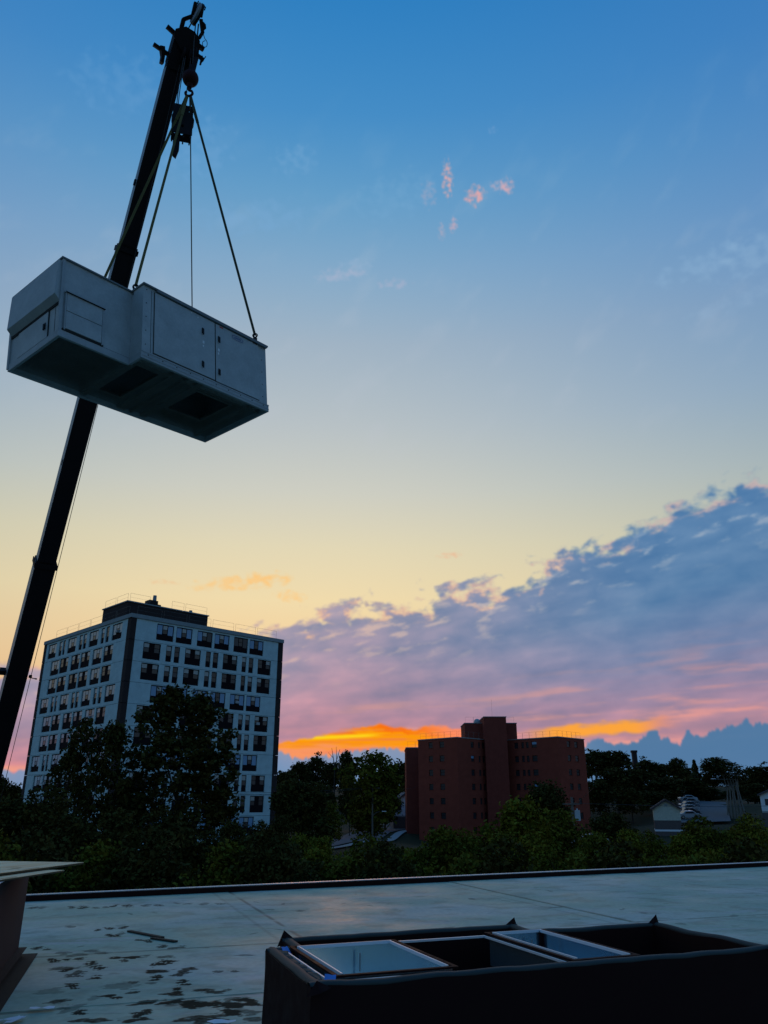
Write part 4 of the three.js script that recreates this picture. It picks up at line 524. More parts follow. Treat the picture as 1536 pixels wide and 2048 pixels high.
{
  const brick = thing('brick_apartment_block', 'dark red brick apartment block with a stair shaft and roof rails', 'building'), Y = 14.16, yaw = 44.68 * rad; brick.position.set(14.934, Y, -163.487);
  const c1 = new THREE.Matrix4().makeRotationY(yaw), c2 = new THREE.Matrix4().makeTranslation(35.258 - 14.934, 0, -162.273 + 163.487).multiply(c1), base = -22.5, r = rng(33);
  const at = (g, m) => metreUV(g.applyMatrix4(m));
  const wing = (m, wx, wz, facesR, facesL) => {
    mesh('wing_core', at(span(0.3, wx - 0.0, base, -0.3, -wz, -0.3), m), M.redBrickDark, brick);
    const put = (face, x0, x1, cols) => {
      const F = m.clone().multiply(face), holes = []; for (let k = 0; k < 7; k++) for (const [a, b] of cols) { const yc = -1.27 - 2.75 * k; holes.push([a, b, yc - 0.6, yc + 0.6]); }
      mesh('brick_wall', wallPanel(x0, x1, base, -0.12, holes, 0.3, F), M.redBrick, brick);
      for (const [a, b, c, d] of holes) { const w = piece('window', a, b, c, d, -0.16, 0.05, M.spandrel, F, brick); sub('pane', w, b - a, d - c, 0.07, 0.93, 0.05, 0.47, 0.02, r() < 0.08 ? M.curtainSky : M.glassDull); sub('pane', w, b - a, d - c, 0.07, 0.93, 0.52, 0.95, 0.015, M.glassDull); mesh('sill', box(b - a + 0.16, 0.08, 0.14, 0, -(d - c) / 2 - 0.05, 0.16), M.redBrick, w); }
    };
    put(FACE_R, 0, wx, facesR); put(FACE_L, -wz, -0.3, facesL);
    mesh('coping', [at(span(-0.1, wx + 0.1, -0.12, 0.06, -0.35, 0.1), m), at(span(-0.1, 0.35, -0.12, 0.06, -wz - 0.1, -0.35), m)], M.stone, brick); mesh('roof', at(span(0.35, wx, -0.29, -0.05, -wz, -0.35), m), M.roofSlab, brick);
  };
  wing(c1, 11, 10.9, [[4.3, 5.4], [6.8, 7.5], [8.1, 8.9]], [[-7.9, -6.75], [-4.85, -3.2 - 0.35]]);
  wing(c2, 9.9, 13, [[3.2, 4.45], [6.0, 7.3]], [[-10.9, -9.9], [-9.1, -8.4], [-7.9, -7.2], [-6.5, -5.2]]);
  const Wd = (x0, x1, y0, y1, z0, z1) => span(x0 - 14.934, x1 - 14.934, y0 - Y, y1 - Y, z0 + 163.487, z1 + 163.487);
  mesh('stair_shaft', Wd(21.2, 25.9, -9, 18.6, -176, -168.2), M.redBrickDark, brick); mesh('shaft_coping', Wd(21.1, 26, 18.6, 18.75, -176.1, -168.1), M.stone, brick);
  mesh('penthouse', Wd(17.4, 28.6, 13.8, 17.6, -180, -171.5), M.redBrickDark, brick); mesh('penthouse_coping', [Wd(17.3, 21.1, 17.6, 17.75, -180.1, -171.4), Wd(26.0, 28.7, 17.6, 17.75, -180.1, -171.4)], M.stone, brick);
  mesh('link_block', Wd(16, 34, -9, 14.0, -185, -172.5), M.redBrickDark, brick); mesh('side_wing', Wd(4.9, 14, -9, 12.9, -190, -178), M.redBrickDark, brick); mesh('side_wing_coping', Wd(4.8, 14, 12.9, 13.1, -190.1, -177.9), M.stone, brick);
  mesh('roof_dome', new THREE.SphereGeometry(0.75, 14, 10).translate(20.3 - 14.934, 18.0 - Y, -173 + 163.487), M.paint, brick); mesh('antenna', Wd(23.2, 23.225, 18.6, 22.5, -170, -169.975), M.rail, brick);
  const P = (x, y, z) => V(x - 14.934, y - Y, z + 163.487), dirs = [[V(14.9, 14.2, -163.8), -0.703, -0.711, 10.5], [V(15.2, 14.2, -163.8), 0.711, -0.703, 9], [V(35.2, 14.2, -162.6), -0.703, -0.711, 11], [V(35.4, 14.2, -162.6), 0.711, -0.703, 9.5]];
  for (const [o, dx, dz, n] of dirs) for (let k = 0; k + 1.6 < n; k += 1.7) railLoop(P(o.x + dx * k, o.y, o.z + dz * k), P(o.x + dx * (k + 1.65), o.y, o.z + dz * (k + 1.65)), 1.2, M.rail, brick);
  for (const x of [17.6, 19.4, 26.4]) railLoop(P(x, 17.75, -171.7), P(x + 1.7, 17.75, -171.7), 1.2, M.rail, brick); for (const x of [5.2, 7, 8.8]) railLoop(P(x, 13.1, -178.4), P(x + 1.7, 13.1, -178.4), 1.2, M.rail, brick);
}
function house(name, label, X, Yb, dist, w, depth, eave, rise, yaw, mats) { // gable end towards the camera
  const p = atDist(X, Yb, dist), g = thing(name, label, 'house'); g.position.copy(p); g.rotation.y = yaw; const hw = w / 2, low = Math.min(ground(p.x, p.z) - p.y - 0.5, -0.3);
  mesh('foundation', span(-hw - 0.02, hw + 0.02, low, 0.0, -depth, 0.02), M.doorBrown, g); mesh('base_course', span(-hw - 0.03, hw + 0.03, 0.0, 0.3, -depth, 0.03), mats.base || M.stone, g);
  if (mats.lower) mesh('lower_wall', span(-hw, hw, 0.3, mats.split, -depth, 0), mats.lower, g);
  const y0 = mats.lower ? mats.split : 0.3, s = new THREE.Shape([[-hw, y0], [hw, y0], [hw, eave], [0, eave + rise], [-hw, eave]].map(a => new THREE.Vector2(...a))), wg = new THREE.ExtrudeGeometry(s, { depth, bevelEnabled: false }); wg.translate(0, 0, -depth); mesh('siding', metreUV(wg), mats.wall, g);
  const L = Math.hypot(hw, rise) + 0.45, an = Math.atan2(rise, hw); for (const k of [-1, 1]) { const r = box(L, 0.12, depth + 0.8, 0, 0, 0); r.translate(k * (L / 2 - 0.02), 0.07, 0); r.rotateZ(-k * an); r.translate(0, eave + rise, -depth / 2); mesh('roof_slope', metreUV(r), mats.roof, g); const f = box(L, 0.2, 0.05, 0, 0, 0); f.translate(k * (L / 2 - 0.02), -0.08, 0); f.rotateZ(-k * an); f.translate(0, eave + rise, 0.42); mesh('barge_board', metreUV(f), mats.trim || M.shingle, g); }
  return g;
}
{
  const g = house('garage', 'small pale green gabled garage with a brown lower wall', 1338, 1663, 150, 4.35, 7, 3.75, 1.35, -0.3, { wall: M.siding, lower: M.doorBrown, split: 1.75, roof: M.shingle, base: M.white });
  mesh('gable_vent', span(-0.25, 0.25, 4.0, 4.45, 0, 0.05), M.parapet, g); for (let k = 0; k < 5; k++) mesh('siding_lap', span(-2.17, 2.17, 1.76 + k * 0.42, 1.79 + k * 0.42, 0, 0.03), M.siding, g);
  const h2 = house('house', 'white house at the edge of the lawn', 1553, 1626, 165, 4.6, 8, 3.2, 1.0, -0.46, { wall: M.white, roof: M.greyRoof }); for (const x of [-1.7, 0.1]) { const w = mesh('window', span(x, x + 0.9, 1.2, 2.5, 0, 0.05), M.white, h2); mesh('pane', span(x + 0.1, x + 0.8, 1.3, 2.4, 0.05, 0.06), M.glass, w); } mesh('door', span(-0.9, -0.1, 0.3, 2.3, 0, 0.04), M.doorBrown, h2);
  const h3 = house('house', 'white gabled house half hidden behind the tree beside the brick block', 812, 1634, 196, 6, 8, 3.2, 2.2, 0.1, { wall: M.white, roof: M.greyRoof }); for (const x of [-2, 0.8]) { const w = mesh('window', span(x, x + 1, 1.4, 2.8, 0, 0.05), M.white, h3); mesh('pane', span(x + 0.1, x + 0.9, 1.5, 2.7, 0.05, 0.06), M.glass, w); }
  const st = thing('chimney_stack', 'dark square chimney stack rising from the wooded hill', 'chimney'), sp = atDist(1274, 1560, 235); st.position.copy(sp); mesh('shaft', span(-0.6, 0.6, -8, 7.2, -0.6, 0.6), M.brownBrick, st); mesh('cap', span(-0.75, 0.75, 7.2, 7.8, -0.75, 0.75), M.brownBrick, st);
}

// ---------------------------------------------------------------- poles, wires, cars
const gAt = (X, dist) => { const p = atDist(X, 1606, dist); p.y = ground(p.x, p.z); return p; };
const topAt = (X, Y, dist) => atDist(X, Y, dist).y;
{
  const p = gAt(745, 128), h = topAt(744, 1568, 128) - p.y, pole = thing('utility_pole', 'wooden pole with a street lamp arm beside the street', 'utility pole'); pole.position.copy(p);
  mesh('shaft', rod(V(0, -1, 0), V(0, h, 0), 0.17, 0.11, 8), M.poleWood, pole); mesh('crossarm', box(2.2, 0.12, 0.12, 0, h - 0.6, 0.1), M.poleWood, pole);
  const ly = topAt(760, 1624, 128) - p.y; mesh('lamp_arm', cable([V(0, ly - 0.6, 0), V(0.6, ly - 0.1, 0.1), V(1.6, ly + 0.1, 0.2)], 0.05, 16), M.rail, pole); mesh('lamp_head', box(0.7, 0.14, 0.3, 1.8, ly + 0.08, 0.2, 0.05), M.white, pole);
  const q = gAt(1143, 96), h2 = topAt(1143, 1594, 96) - q.y, p2 = thing('utility_pole', 'wooden pole carrying a pale transformer before the brick block', 'utility pole'); p2.position.copy(q);
  mesh('shaft', rod(V(0, -1, 0), V(0.05, h2, 0), 0.19, 0.13, 8), M.poleWood, p2); mesh('crossarm', box(1.9, 0.12, 0.12, -0.1, h2 - 0.75, 0.15), M.poleWood, p2);
  mesh('transformer', [rod(V(0.52, h2 - 2.5, 0.2), V(0.52, h2 - 1.4, 0.2), 0.33, 0.3, 14), rod(V(0.52, h2 - 1.4, 0.2), V(0.52, h2 - 1.2, 0.2), 0.1, 0.06, 8)], mat(0.42, 0.47, 0.47, 0.5), p2); mesh('bracket', box(0.4, 0.1, 0.1, 0.2, h2 - 1.8, 0.1), M.rail, p2);
  const wires = [[[p.x, p.y + h - 0.5, p.z], [-22, p.y + h - 1.6, -112]], [[p.x - 1, p.y + h - 0.5, p.z], [-24, p.y + h - 1.2, -111]], [[p.x + 1, p.y + h - 0.5, p.z], [9, p.y + h + 1, -190]], [[q.x - 0.9, q.y + h2 - 0.7, q.z], [18, q.y + h2 + 0.6, -70]], [[q.x + 0.8, q.y + h2 - 0.7, q.z], [62, q.y + h2 - 0.4, -104]]];
  wires.forEach(([a, b]) => { const A = V(...a), B = V(...b), mid = A.clone().lerp(B, 0.5).add(V(0, -0.5, 0)); tag(mesh('power_line', cable([A, mid, B], 0.02, 16), M.rope), 'thin power line strung from a wooden pole', 'power line', 'power lines'); });
  const lp = gAt(1478, 185), lamp = thing('street_lamp', 'double armed lamp pole near the pale tree trunks', 'street lamp'); lamp.position.copy(lp); const lh = topAt(1478, 1556, 185) - lp.y; mesh('shaft', rod(V(0, -1, 0), V(0, lh, 0), 0.12, 0.08, 8), M.rail, lamp); mesh('lamp_arm', rod(V(0, lh - 0.3, 0), V(-4.6, lh - 0.2, 0), 0.05), M.rail, lamp); mesh('lamp_head', box(0.9, 0.16, 0.35, -4.6, lh - 0.16, 0, 0.05), M.white, lamp); mesh('lamp_arm', rod(V(0, lh - 1.5, 0), V(-3, lh - 1.3, 0), 0.05), M.rail, lamp); mesh('lamp_head', box(0.8, 0.16, 0.35, -3.1, lh - 1.25, 0, 0.05), M.white, lamp);
}
function makeCar(label, colour, group) {
  const c = thing('parked_car', label, 'car', group), prof = [[-2.15, 0.35], [-2.2, 0.75], [-1.95, 0.95], [-1.2, 1.0], [-0.65, 1.42], [0.75, 1.45], [1.45, 1.02], [2.0, 0.95], [2.2, 0.7], [2.18, 0.35]], paint = new THREE.MeshPhysicalMaterial({ roughness: 0.35, clearcoat: 1, clearcoatRoughness: 0.05 }); paint.color.setRGB(...colour);
  const g = new THREE.ExtrudeGeometry(new THREE.Shape(prof.map(a => new THREE.Vector2(...a))), { depth: 1.6, bevelEnabled: true, bevelSize: 0.06, bevelThickness: 0.08, bevelSegments: 2 }); g.translate(0, 0, -0.8); mesh('body', g, paint, c);
  for (const z of [-0.89, 0.89]) mesh('side_window', new THREE.ExtrudeGeometry(new THREE.Shape([[-1.0, 1.03], [-0.58, 1.36], [0.7, 1.38], [1.2, 1.04]].map(a => new THREE.Vector2(...a))), { depth: 0.02, bevelEnabled: false }).translate(0, 0, z - 0.01), M.carGlass, c);
  const glass = (x0, y0, x1, y1) => { const w = Math.hypot(x1 - x0, y1 - y0), b = box(w, 0.02, 1.45); b.rotateZ(Math.atan2(y1 - y0, x1 - x0)); b.translate((x0 + x1) / 2, (y0 + y1) / 2, 0); return b; };
  mesh('windscreen', glass(-1.2, 1.08, -0.7, 1.47), M.carGlass, c); mesh('rear_window', glass(0.84, 1.48, 1.4, 1.12), M.carGlass, c);
  for (const x of [-1.35, 1.35]) for (const z of [-0.85, 0.85]) { const t = new THREE.CylinderGeometry(0.33, 0.33, 0.22, 18); t.rotateX(Math.PI / 2); t.translate(x, 0.33, z); const w = mesh('wheel', t, M.tyre, c), rim = new THREE.CylinderGeometry(0.19, 0.19, 0.24, 12); rim.rotateX(Math.PI / 2); rim.translate(x, 0.33, z); mesh('rim', rim, M.galvDull, w); }
  for (const z of [-0.6, 0.6]) { mesh('headlight', box(0.06, 0.12, 0.3, -2.22, 0.72, z), M.white, c); mesh('tail_light', box(0.06, 0.14, 0.25, 2.24, 0.75, z), M.stickerRed, c); }
  return c;
}
{
  const lotPoint = (u, v) => LOT[0].clone().lerp(LOT[1], u).lerp(LOT[3].clone().lerp(LOT[2], u), v), slope = Math.atan2(LOT[3].y - LOT[0].y, LOT[0].z - LOT[3].z);
  const list = [[0.14, 0.12, [0.3, 0.31, 0.32], 'silver car parked lowest in the car park row'], [0.14, 0.25, [0.02, 0.02, 0.025], 'black car parked in the car park row'], [0.14, 0.4, [0.3, 0.33, 0.37], 'blue grey car parked in the car park row'], [0.15, 0.56, [0.12, 0.14, 0.17], 'dark grey car parked high in the car park row'], [0.16, 0.74, [0.16, 0.16, 0.17], 'charcoal car parked near the top of the car park'], [0.12, 0.92, [0.4, 0.41, 0.42], 'white car parked at the top end of the car park']];
  for (const [u, v, col, label] of list) { const c = makeCar(label, col, 'cars parked in the car park'), p = lotPoint(u, v); c.position.copy(p).add(V(0, 0.06, 0)); c.rotation.set(slope, 0.05, 0, 'YXZ'); }
  const c = makeCar('white car parked below the transformer pole', [0.28, 0.3, 0.31]), p = gAt(1168, 92); p.y = topAt(1168, 1667, 92) - 1.5; c.position.copy(p); c.rotation.y = 0.3;
}

// ---------------------------------------------------------------- trees
function leafGeometry(seed, clumps, perClump, leaf, spread, lobes, sy = 1) { // crown in a unit ball, y from 0 (bottom) to 2 (top)
  const r = rng(seed), n = clumps * perClump, pos = new Float32Array(n * 18), col = new Float32Array(n * 18); let o = 0;
  const blob = Array.isArray(lobes) ? lobes : []; if (!blob.length) for (let k = 0; k < lobes; k++) { const a = r() * 6.283, e = r() * 2 - 0.85, q = Math.sqrt(Math.max(0, 1 - e * e)) * (0.45 + 0.25 * r()); blob.push([Math.cos(a) * q, 1 + e * 0.6, Math.sin(a) * q, 0.34 + r() * 0.2]); }
  const a = V(0, 0, 0), b = V(0, 0, 0), c = V(0, 0, 0);
  for (let k = 0; k < clumps; k++) {
    const L = blob[k % blob.length], th = r() * 6.283, ph = Math.acos(2 * r() - 1), R = L[3] * (0.55 + 0.5 * Math.pow(r(), 0.5));
    const cx = L[0] + R * Math.sin(ph) * Math.cos(th), cy = L[1] + R * Math.cos(ph) * 0.9, cz = L[2] + R * Math.sin(ph) * Math.sin(th), s = spread * (0.6 + 0.8 * r()), tone = 0.7 + 0.6 * r(), warm = r();
    for (let q = 0; q < perClump; q++) {
      const dx = (r() + r() + r() - 1.5) * s * 1.3, dy = (r() + r() + r() - 1.5) * s * 0.75 / sy, dz = (r() + r() + r() - 1.5) * s * 1.3, w = leaf * (0.6 + 0.8 * r());
      a.set(r() - 0.5, (r() - 0.5) * 0.7, r() - 0.5).normalize().multiplyScalar(w); b.set(r() - 0.5, r() - 0.5, r() - 0.5).cross(a).normalize().multiplyScalar(w * 0.55); a.y /= sy; b.y /= sy;
      const x = cx + dx, y = cy + dy - 0.1 * (dx * dx + dz * dz), z = cz + dz, P = [[-a.x, -a.y, -a.z], [b.x * 1.1, b.y * 1.1, b.z * 1.1], [a.x, a.y, a.z], [-b.x, -b.y, -b.z]];
      const t = tone * (0.85 + 0.3 * r());
      for (const i of [0, 1, 2, 0, 2, 3]) { pos[o] = x + P[i][0]; pos[o + 1] = y + P[i][1]; pos[o + 2] = z + P[i][2]; col[o] = t * (0.9 + 0.3 * warm); col[o + 1] = t; col[o + 2] = t * 0.85; o += 3; }
    }
  }
  const g = new THREE.BufferGeometry(); g.setAttribute('position', new THREE.BufferAttribute(pos, 3)); g.setAttribute('color', new THREE.BufferAttribute(col, 3)); g.computeVertexNormals(); return g;
}
function trunkGeometry(seed, fork, limbs, r0) { // unit: base at y=-trunk, crown centre at y=1
  const r = rng(seed), parts = [rod(V(0, -2, 0), V(0.02, 0.3, 0.01), r0, r0 * 0.7, 7), rod(V(0.02, 0.3, 0.01), V(0.05 * fork, 1.1, -0.04), r0 * 0.7, r0 * 0.35, 6)];
  for (let k = 0; k < limbs; k++) { const a = k / limbs * 6.283 + r(), y = 0.1 + r() * 0.7, m = V(Math.cos(a) * 0.3, y + 0.3, Math.sin(a) * 0.3), e = V(Math.cos(a + 0.3) * (0.5 + 0.25 * r()), y + 0.45 + r() * 0.5, Math.sin(a + 0.3) * (0.5 + 0.25 * r())); parts.push(rod(V(0.01, y, 0), m, r0 * 0.42, r0 * 0.28, 5), rod(m, e, r0 * 0.28, r0 * 0.1, 5)); }
  return mergeGeometries(parts.map(prep));
}
function coniferGeometry(seed) { const r = rng(seed), pos = [], col = []; for (let k = 0; k < 2600; k++) { const y = r() * 2, R = (1 - y / 2.02) * (0.75 + 0.25 * Math.sin(y * 16)), a = r() * 6.283, q = R * (0.4 + 0.6 * Math.sqrt(r())), x = Math.cos(a) * q, z = Math.sin(a) * q, w = 0.13, t = 0.7 + r() * 0.6, d = [Math.cos(a) * w, -0.05, Math.sin(a) * w], s = [-Math.sin(a) * w * 0.5, 0.02, Math.cos(a) * w * 0.5]; pos.push(x - s[0], y - s[1], z - s[2], x + s[0], y + s[1], z + s[2], x + d[0], y + d[1], z + d[2]); for (let i = 0; i < 3; i++) col.push(t, t, t); } const g = new THREE.BufferGeometry(); g.setAttribute('position', new THREE.Float32BufferAttribute(pos, 3)); g.setAttribute('color', new THREE.Float32BufferAttribute(col, 3)); g.computeVertexNormals(); return g; }
const foliage = (r, g, b) => { const m = new THREE.MeshPhysicalMaterial({ roughness: 0.85, vertexColors: true, side: THREE.DoubleSide, specularIntensity: 0.06 }); m.color.setRGB(r, g, b); return m; };
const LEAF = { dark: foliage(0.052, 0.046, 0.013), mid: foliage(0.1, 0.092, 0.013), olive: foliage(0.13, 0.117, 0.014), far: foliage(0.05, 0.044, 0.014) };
const dome = [[-0.5, 1.35, 0.1, 0.4], [0.45, 1.38, -0.1, 0.42], [-0.05, 1.55, 0, 0.44], [-0.62, 0.95, -0.2, 0.36], [0.66, 0.98, 0.2, 0.34], [0, 1.05, 0.5, 0.4], [0.1, 1.1, -0.5, 0.4], [-0.35, 0.55, 0.3, 0.3], [0.4, 0.5, 0.2, 0.32], [0.7, 0.6, -0.3, 0.26], [-0.75, 0.5, 0.1, 0.24], [0.05, 0.25, 0.1, 0.26], [-0.2, 1.75, 0.1, 0.22], [0.3, 1.68, 0, 0.24]];
const wide = [[-0.3, 1.5, 0, 0.36], [0.4, 1.35, 0.1, 0.4], [0.5, 1.6, 0, 0.24], [-0.6, 1.05, 0.1, 0.36], [0.1, 0.95, 0.4, 0.4], [0.65, 0.85, -0.1, 0.36], [-0.2, 0.6, -0.3, 0.36], [-0.7, 0.5, 0, 0.26], [0.4, 0.35, 0.2, 0.3], [-0.3, 0.2, 0.1, 0.26]];
const CROWN = { a: leafGeometry(101, 460, 18, 0.06, 0.15, 14, 1.4), b: leafGeometry(102, 460, 18, 0.06, 0.15, 10, 1.2), c: leafGeometry(103, 460, 18, 0.06, 0.16, 18, 1.3), bush1: leafGeometry(104, 560, 18, 0.05, 0.13, 16, 1.25), bush2: leafGeometry(105, 560, 18, 0.05, 0.14, 12, 1.25), bush3: leafGeometry(106, 560, 18, 0.05, 0.13, 20, 1.25), big: leafGeometry(107, 640, 24, 0.042, 0.11, dome, 1.5), big2: leafGeometry(108, 460, 24, 0.048, 0.12, wide, 1.5), far1: leafGeometry(109, 280, 14, 0.085, 0.17, 12, 1.3), far2: leafGeometry(110, 280, 14, 0.085, 0.18, 9, 1.3), far3: leafGeometry(111, 280, 14, 0.085, 0.17, 15, 1.3), conifer: coniferGeometry(112) };
const TRUNK = [trunkGeometry(201, 1, 7, 0.07), trunkGeometry(202, -1, 6, 0.08), trunkGeometry(203, 2, 8, 0.06)];
let treeCount = 0;
function tree(name, label, category, group, kind, leaf, X, topY, dist, hw, opts = {}) {
  const base = gAt(X, dist), top = topAt(X, topY, dist), R = hw * dist / 1640, H = top - base.y, t = thing(name, label, category, group), k = treeCount++;
  t.position.copy(base); t.rotation.y = opts.turn ?? k * 2.4;
  const crownH = Math.min(H * (opts.crown || 0.8), opts.tall ? 99 : R * 2.7) / 2, y0 = H - crownH * 2 * 1.0;
  const c = mesh('crown', CROWN[kind], LEAF[leaf], t); c.scale.set(R, crownH, R); c.position.y = y0;
  const tr = mesh('trunk', TRUNK[k % 3], opts.bark || M.bark, t); const ts = opts.trunk || 1; tr.scale.set(R * ts, crownH, R * ts); tr.position.y = y0;
  if (y0 - 2 * crownH > -0.3) { const lower = mesh('trunk', rod(V(0, -0.5, 0), V(0, y0 - 1.5 * crownH, 0), R * ts * 0.09, R * ts * 0.07, 7), opts.bark || M.bark, t); }
  return t;
}
{
  const far = ['far1', 'far2', 'far3'], sky = 'dark tree in the wood along the far skyline';
  [[568, 1532, 240, 24], [598, 1524, 250, 26], [630, 1509, 255, 28], [662, 1516, 245, 26], [692, 1503, 235, 20], [776, 1526, 240, 20], [803, 1511, 230, 27], [828, 1522, 232, 22], [1188, 1502, 260, 26], [1214, 1492, 265, 30], [1246, 1502, 262, 28], [1300, 1516, 270, 26], [1330, 1520, 270, 27], [1362, 1517, 255, 22], [1382, 1531, 250, 18], [1418, 1546, 250, 22], [1514, 1534, 240, 20], [1540, 1528, 240, 24], [12, 1556, 170, 22], [-14, 1552, 170, 24], [34, 1572, 172, 13], [1496, 1552, 250, 24], [1575, 1534, 245, 30], [1615, 1540, 250, 32], [1660, 1538, 250, 34], [1710, 1545, 250, 34], [1760, 1540, 250, 36], [-50, 1556, 172, 26], [-90, 1552, 175, 30], [-135, 1558, 175, 30], [-180, 1552, 178, 32], [-230, 1556, 178, 34]].forEach(([X, Y, d, w], i) => tree('skyline_tree', sky, 'tree', 'wood on the far skyline', far[i % 3], 'far', X, Y, d, w, { crown: 0.75, tall: true }));
  [[1236, 1536, 205, 42], [1282, 1532, 208, 36], [1330, 1546, 215, 40], [1384, 1556, 228, 34], [1420, 1572, 240, 26], [1510, 1562, 232, 30], [1200, 1560, 190, 34], [580, 1548, 150, 34], [640, 1556, 165, 34], [700, 1556, 170, 24], [1150, 1540, 215, 24], [1310, 1575, 195, 34], [1262, 1578, 185, 30], [1350, 1578, 236, 26], [1395, 1585, 250, 24], [1470, 1580, 245, 30], [1520, 1588, 230, 26], [720, 1590, 185, 26], [590, 1590, 140, 26], [560, 1575, 140, 22], [770, 1585, 190, 30]].forEach(([X, Y, d, w], i) => tree('hillside_tree', 'dark leafy tree on the hillside below the skyline', 'tree', 'trees on the hillside', far[(i + 1) % 3], i % 3 ? 'far' : 'dark', X, Y, d, w, { crown: 0.92, tall: true }));
  tree('conifer_tree', 'pointed dark conifer on the far skyline', 'tree', undefined, 'conifer', 'far', 1399, 1519, 232, 24, { crown: 0.98, tall: true, trunk: 0.4 });
  tree('round_crowned_tree', 'round crowned tree on several tall pale trunks', 'tree', undefined, 'a', 'far', 1457, 1510, 188, 40, { crown: 0.55, tall: true, trunk: 0.3, bark: M.paleBark });
  { const r = rng(8); [[1450, 1613], [1458, 1618], [1466, 1612], [1472, 1622], [1482, 1616], [1488, 1608]].forEach(([X, Y], i) => { const b = gAt(X, 186), t = thing('slender_trunk', 'slender pale tree trunk under the round crown', 'tree trunk', 'pale trunks on the lawn'); t.position.copy(b); const top = topAt(X + (i - 2.5) * -3, 1540, 186) - b.y; mesh('trunk', [rod(V(0, -0.5, 0), V((i - 2.5) * -0.35, top * 0.6, 0.2), 0.2, 0.14, 6), rod(V((i - 2.5) * -0.35, top * 0.6, 0.2), V((i - 2.5) * -0.2 + r() - 0.5, top, 0), 0.14, 0.07, 6), rod(V((i - 2.5) * -0.3, top * 0.5, 0.15), V((r() - 0.5) * 3, top * 0.92, 0.5), 0.08, 0.04, 5)], M.paleBark, t); }); }
  tree('maple_tree', 'tall green tree with a spiky top beside the street lamp pole', 'tree', undefined, 'a', 'mid', 742, 1495, 132, 62, { crown: 0.93, tall: true });
  tree('maple_tree', 'broad dark tree growing beside the pale tower', 'tree', undefined, 'b', 'dark', 606, 1557, 102, 62, { crown: 0.95, tall: true });
  tree('maple_tree', 'bushy green tree near the foot of the street', 'tree', undefined, 'c', 'mid', 662, 1604, 118, 30, { crown: 0.9, tall: true });
  tree('maple_tree', 'dark tree standing against the brick block beside the transformer pole', 'tree', undefined, 'c', 'dark', 1088, 1561, 118, 54, { crown: 0.95, tall: true });
  tree('maple_tree', 'dark rounded tree between the brick block and the garage', 'tree', undefined, 'b', 'dark', 1216, 1622, 100, 48, { crown: 0.95, tall: true });
  tree('locust_tree', 'tall airy tree in front of the pale tower', 'tree', undefined, 'big', 'dark', 350, 1372, 62, 114, { crown: 0.66, tall: true, trunk: 0.5, turn: 0 });
  tree('locust_tree', 'lower airy tree filling the gap between the two tall ones', 'tree', undefined, 'big2', 'dark', 250, 1545, 64, 50, { crown: 0.5, tall: true, trunk: 0.5 });
  tree('locust_tree', 'thinner airy tree before the left wing of the pale tower', 'tree', undefined, 'big2', 'dark', 174, 1416, 60, 70, { crown: 0.62, tall: true, trunk: 0.5, turn: 0.3 });
  const bush = ['bush1', 'bush2', 'bush3'];
  [[1040, 1603, 52, 92, 'olive', 'large green tree before the brick block'], [1120, 1632, 56, 60, 'mid', 'green tree below the transformer pole'], [955, 1652, 52, 56, 'mid', 'leafy tree at the foot of the brick block']].forEach(([X, Y, d, w, l, label], i) => tree('leafy_tree', label, 'tree', undefined, bush[i], l, X, Y, d, w, { crown: 0.98 }));
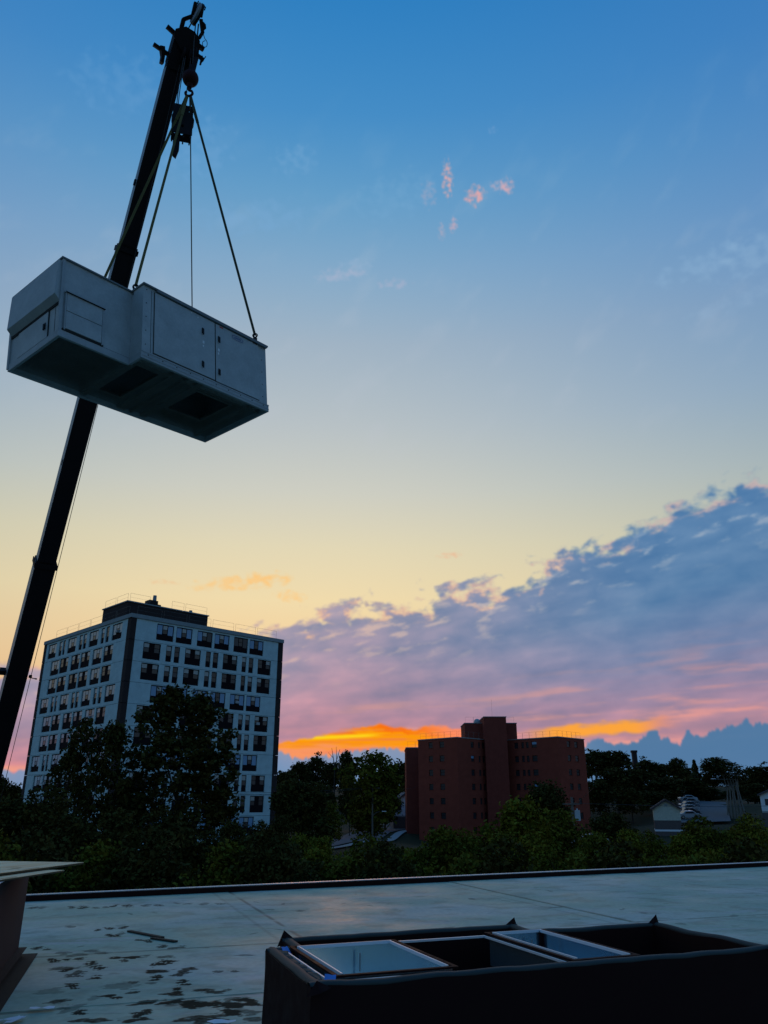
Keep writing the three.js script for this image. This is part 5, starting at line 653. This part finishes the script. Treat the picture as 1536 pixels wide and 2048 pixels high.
  const shrubs = [[20, 1598, 50, 62], [95, 1590, 49, 66], [168, 1606, 47, 62], [245, 1626, 46, 66], [330, 1636, 48, 70], [408, 1634, 50, 58], [468, 1648, 52, 52], [524, 1652, 54, 40], [565, 1664, 50, 50], [1185, 1670, 46, 52], [1242, 1690, 44, 50], [1300, 1690, 44, 56], [1352, 1672, 58, 44], [1392, 1644, 60, 46], [1436, 1648, 62, 36], [1446, 1664, 60, 42], [1492, 1640, 62, 44], [1536, 1648, 60, 44], [640, 1700, 42, 56], [735, 1686, 44, 64], [812, 1670, 47, 62], [884, 1660, 49, 62], [925, 1668, 60, 40], [860, 1678, 62, 46], [1250, 1664, 78, 44], [1290, 1672, 70, 40], [1420, 1676, 52, 46], [1470, 1682, 50, 44], [1510, 1676, 52, 40], [1376, 1690, 46, 40], [600, 1672, 60, 44], [560, 1640, 75, 26], [630, 1660, 82, 34], [1000, 1668, 46, 50], [1060, 1676, 44, 56], [1120, 1680, 42, 56]];
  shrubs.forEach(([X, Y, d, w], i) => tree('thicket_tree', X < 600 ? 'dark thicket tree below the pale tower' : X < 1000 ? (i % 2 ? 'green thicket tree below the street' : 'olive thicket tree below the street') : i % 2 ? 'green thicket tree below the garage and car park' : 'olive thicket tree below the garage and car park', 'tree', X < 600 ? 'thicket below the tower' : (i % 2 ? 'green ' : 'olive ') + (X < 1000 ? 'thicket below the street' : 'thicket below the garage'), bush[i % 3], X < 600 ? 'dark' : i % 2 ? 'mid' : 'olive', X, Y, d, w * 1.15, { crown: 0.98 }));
  for (let k = -3; k < 25; k++) { const X = -20 + k * 78 + ((k + 30) * 37 % 23), d = 29 + ((k + 28) * 13 % 7), Y = (X < 620 ? 1672 : 1700) + ((k + 22) * 29 % 22); tree('roadside_shrub', k % 3 ? 'dense dark shrub growing just beyond the roof edge' : 'brighter green shrub growing just beyond the roof edge', 'shrub', k % 3 ? 'dark shrubs beyond the roof edge' : 'green shrubs beyond the roof edge', bush[(k + 3) % 3], k % 3 ? 'dark' : 'mid', X, Y, d, 96, { crown: 0.99 }); }
  // bare branches over the skyline
  const dead = thing('dead_tree', 'bare dead branches sticking out of the far wood', 'tree'), dp = gAt(668, 236); dead.position.copy(dp); const dh = topAt(668, 1496, 236) - dp.y; mesh('trunk', [rod(V(0, 0, 0), V(0, dh * 0.75, 0), 0.3, 0.18, 6), rod(V(0, dh * 0.7, 0), V(-1, dh, 0), 0.16, 0.05, 5), rod(V(0, dh * 0.72, 0), V(1.4, dh * 0.98, 0.3), 0.14, 0.05, 5), rod(V(0.5, dh * 0.82, 0), V(0.3, dh * 1.02, 0), 0.1, 0.04, 5), rod(V(-0.5, dh * 0.85, 0), V(-2, dh * 0.93, 0), 0.08, 0.03, 5)], M.bark, dead);
}
sun.target.position.set(0, 0, -60);
renderer.render(scene, camera);
